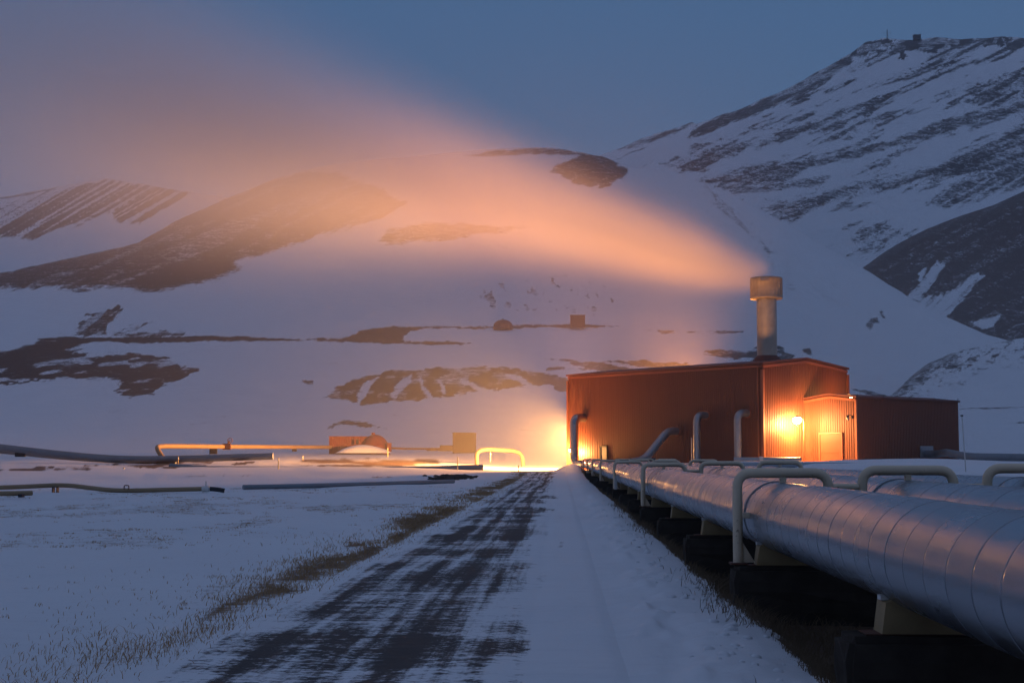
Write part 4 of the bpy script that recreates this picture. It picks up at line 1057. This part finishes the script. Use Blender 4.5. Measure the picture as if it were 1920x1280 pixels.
lumps('snow_clods', 150, fn_bank, M_GROUND, 'small clods of snow along the bank beside the pipelines', 'snow clods', .015, .075)
def fn_crest(r):
    q = P(r.gauss(850, 22), 895, 128 + r.uniform(-4, 6)); return q.x, q.y
lumps('soil_clods', 120, fn_crest, M_CONC, 'heap of dark earth clods on the crest left of the road', 'earth', .1, .42)

# ------------------------------------------------------------------ steam
def volmat(name, build):
    m = bpy.data.materials.new(name); m.use_nodes = True; nt = m.node_tree
    nt.nodes.remove(nt.nodes['Principled BSDF'])
    v = nt.nodes.new('ShaderNodeVolumePrincipled'); nt.links.new(v.outputs[0], nt.nodes['Material Output'].inputs['Volume'])
    build(nt, v); return m
CH = Vector((ST.x, ST.y, z_top))
# centre line of the plume: distance drifted (towards -x, a little away), height above the cap, spread
PX_ = [(1436, 517, 1.2), (1405, 516, 1.6), (1360, 507, 2.1), (1300, 490, 2.7), (1200, 461, 3.3), (1100, 431, 4.0), (1000, 405, 4.7), (900, 381, 5.5), (800, 359, 6.4), (700, 338, 7.4), (600, 317, 8.6), (400, 268, 11.0), (200, 215, 14), (0, 165, 17), (-300, 90, 21)]
def pl_pt(q): 
    s = (1436 - q[0]); return P(q[0], q[1], CH.y + s * .012)
cen = [pl_pt(q) for q in PX_]; rad = [q[2] for q in PX_]
dens = [.22, .32, .31, .265, .20, .162, .14, .128, .120, .115, .108, .082, .050, .028, .014]
SMAX = CH.x - cen[-1].x
def build_plume(nt, v):
    pos = N(nt, 'ShaderNodeNewGeometry').outputs['Position']
    sp = N(nt, 'ShaderNodeSeparateXYZ'); nt.links.new(pos, sp.inputs[0])
    s = math_(nt, 'DIVIDE', math_(nt, 'SUBTRACT', CH.x, sp.outputs[0]), SMAX, None, False)
    def curve(vals, vmax):
        n = nt.nodes.new('ShaderNodeFloatCurve'); c = n.mapping.curves[0]; n.mapping.use_clip = False
        pts = [((CH.x - p.x) / SMAX, val / vmax) for p, val in zip(cen, vals)]
        while len(c.points) < len(pts): c.points.new(0, 0)
        for q, (a, b_) in zip(c.points, pts): q.location = (a, b_); q.handle_type = 'AUTO_CLAMPED'
        n.mapping.update(); nt.links.new(s, n.inputs['Value']); return math_(nt, 'MULTIPLY', n.outputs[0], vmax)
    cz = curve([p.z - CH.z for p in cen], 50.0); cy = curve([p.y - CH.y for p in cen], 40.0); r = curve(rad, 25.0); dn = curve([d ** .5 for d in dens], 1.0)
    dz = math_(nt, 'SUBTRACT', math_(nt, 'SUBTRACT', sp.outputs[2], CH.z), cz)
    dy = math_(nt, 'SUBTRACT', math_(nt, 'SUBTRACT', sp.outputs[1], CH.y), cy)
    up = math_(nt, 'MULTIPLY_ADD', math_(nt, 'GREATER_THAN', dz, 0), .22, .88)        # softer above, crisper below
    dz = math_(nt, 'DIVIDE', dz, up)
    rho2 = math_(nt, 'DIVIDE', math_(nt, 'ADD', math_(nt, 'MULTIPLY', dz, dz), math_(nt, 'MULTIPLY', dy, dy)), math_(nt, 'MULTIPLY', r, r))
    gsn = math_(nt, 'POWER', 2.718, math_(nt, 'MULTIPLY', rho2, -1.0))
    d = math_(nt, 'MULTIPLY', gsn, math_(nt, 'MULTIPLY', dn, dn))
    start = smooth(nt, s, -.008, .004)
    nt.links.new(math_(nt, 'MULTIPLY', d, start), v.inputs['Density'])
    v.inputs['Color'].default_value = (1, 1, 1, 1); v.inputs['Anisotropy'].default_value = .25
M_PLUME = volmat('steam', build_plume); M_PLUME.cycles.volume_step_rate = .42
mb = MB(); mb.tube([cen[0] + Vector((2.6, 0, 0))] + cen, [2.7] + [r * 2.3 for r in rad], 20, None)
o = mb.build('steam_plume', M_PLUME); tag(o, 'glowing orange steam plume blowing left from the stack', 'steam', None, 'stuff')
o.visible_shadow = True

# drifting ground mist round the station
MC = P(1180, 800, 215); MRX, MRY, MRZ = 130., 90., 75.
def build_mist(nt, v):
    pos = N(nt, 'ShaderNodeNewGeometry').outputs['Position']
    mp = N(nt, 'ShaderNodeMapping'); mp.inputs['Location'].default_value = (-MC.x / MRX, -MC.y / MRY, -4 / MRZ); mp.inputs['Scale'].default_value = (1 / MRX, 1 / MRY, 1 / MRZ)
    nt.links.new(pos, mp.inputs[0])
    ln = N(nt, 'ShaderNodeVectorMath', operation='LENGTH'); nt.links.new(mp.outputs[0], ln.inputs[0])
    d = smooth(nt, math_(nt, 'SUBTRACT', 1.0, ln.outputs['Value']), 0, .9)
    nt.links.new(math_(nt, 'MULTIPLY', d, .0025), v.inputs['Density']); v.inputs['Anisotropy'].default_value = .2
M_MIST = volmat('mist', build_mist); M_MIST.cycles.volume_step_rate = .8
bm = bmesh.new(); bmesh.ops.create_icosphere(bm, subdivisions=4, radius=1)
me = bpy.data.meshes.new('mist'); 
for vv in bm.verts: vv.co = Vector((MC.x + vv.co.x * MRX, MC.y + vv.co.y * MRY, 4 + vv.co.z * MRZ))
bm.to_mesh(me); bm.free(); me.materials.append(M_MIST)
o = bpy.data.objects.new('mist', me); COL.objects.link(o); tag(o, 'thin steam mist hanging round the power station', 'mist', None, 'stuff')

# the air
def build_haze(nt, v):
    v.inputs['Density'].default_value = .00012; v.inputs['Color'].default_value = (.9, .93, 1, 1); v.inputs['Anisotropy'].default_value = 0
M_HAZE = volmat('haze_air', build_haze)
mb = MB(); mb.box((150, 900, 330), (2500, 2000, 760)); o = mb.build('haze', M_HAZE); tag(o, 'thin dusk haze between the station and the mountains', 'haze', None, 'stuff')

# ------------------------------------------------------------------ sky and sun
W = bpy.data.worlds.new('World'); S.world = W; W.use_nodes = True
nt = W.node_tree; bg = nt.nodes['Background']
sky = N(nt, 'ShaderNodeTexSky'); sky.sky_type = 'NISHITA'; sky.sun_disc = False
sky.sun_elevation = math.radians(-1.5); sky.sun_rotation = math.radians(100); sky.altitude = 400; sky.ozone_density = 4
tc = N(nt, 'ShaderNodeTexCoord'); sx = N(nt, 'ShaderNodeSeparateXYZ'); nt.links.new(tc.outputs['Generated'], sx.inputs[0])
cr = N(nt, 'ShaderNodeValToRGB'); nt.links.new(sx.outputs[2], cr.inputs[0])
el = cr.color_ramp.elements
ST_ = [(0.0, (.92, 1.0, 1.70)), (.12, (.80, 1.0, 1.78)), (.20, (.56, .98, 1.80)), (.31, (.40, .92, 1.86)), (.6, (.86, 1.20, 2.15)), (1.0, (.90, 1.24, 2.12))]
while len(el) < len(ST_): el.new(.5)
for e_, (p, c) in zip(el, ST_): e_.position = p; e_.color = (*c, 1)
sk = mixc(nt, .10, cr.outputs[0], sky.outputs[0])
nt.links.new(sk, bg.inputs[0]); bg.inputs[1].default_value = .155
sl = bpy.data.lights.new('sun', 'SUN'); sl.energy = .02; sl.angle = math.radians(20); sl.color = (1, .85, .8)
so = bpy.data.objects.new('sun', sl); COL.objects.link(so); so.rotation_euler = (math.radians(75), 0, math.radians(-100))

# ------------------------------------------------------------------ camera and render
cam = bpy.data.cameras.new('camera'); co = bpy.data.objects.new('camera', cam); COL.objects.link(co); S.camera = co
co.location = (0, 0, EYE); co.rotation_euler = (math.pi / 2 + TILT, 0, 0)
cam.sensor_width = 36; cam.lens = F / 1920 * 36; cam.clip_end = 6000; cam.clip_start = .05
S.view_settings.view_transform = 'Standard'; S.view_settings.look = 'None'; S.view_settings.exposure = 0; S.view_settings.gamma = 1
c = S.cycles
c.use_denoising = True; c.use_adaptive_sampling = True; c.adaptive_threshold = .03; c.adaptive_min_samples = 16; c.max_bounces = 4; c.diffuse_bounces = 2; c.glossy_bounces = 3; c.volume_bounces = 1; c.transparent_max_bounces = 8
c.sample_clamp_indirect = 4; c.caustics_reflective = False; c.caustics_refractive = False; c.volume_max_steps = 512
try: c.denoiser = 'OPENIMAGEDENOISE'
except Exception: pass
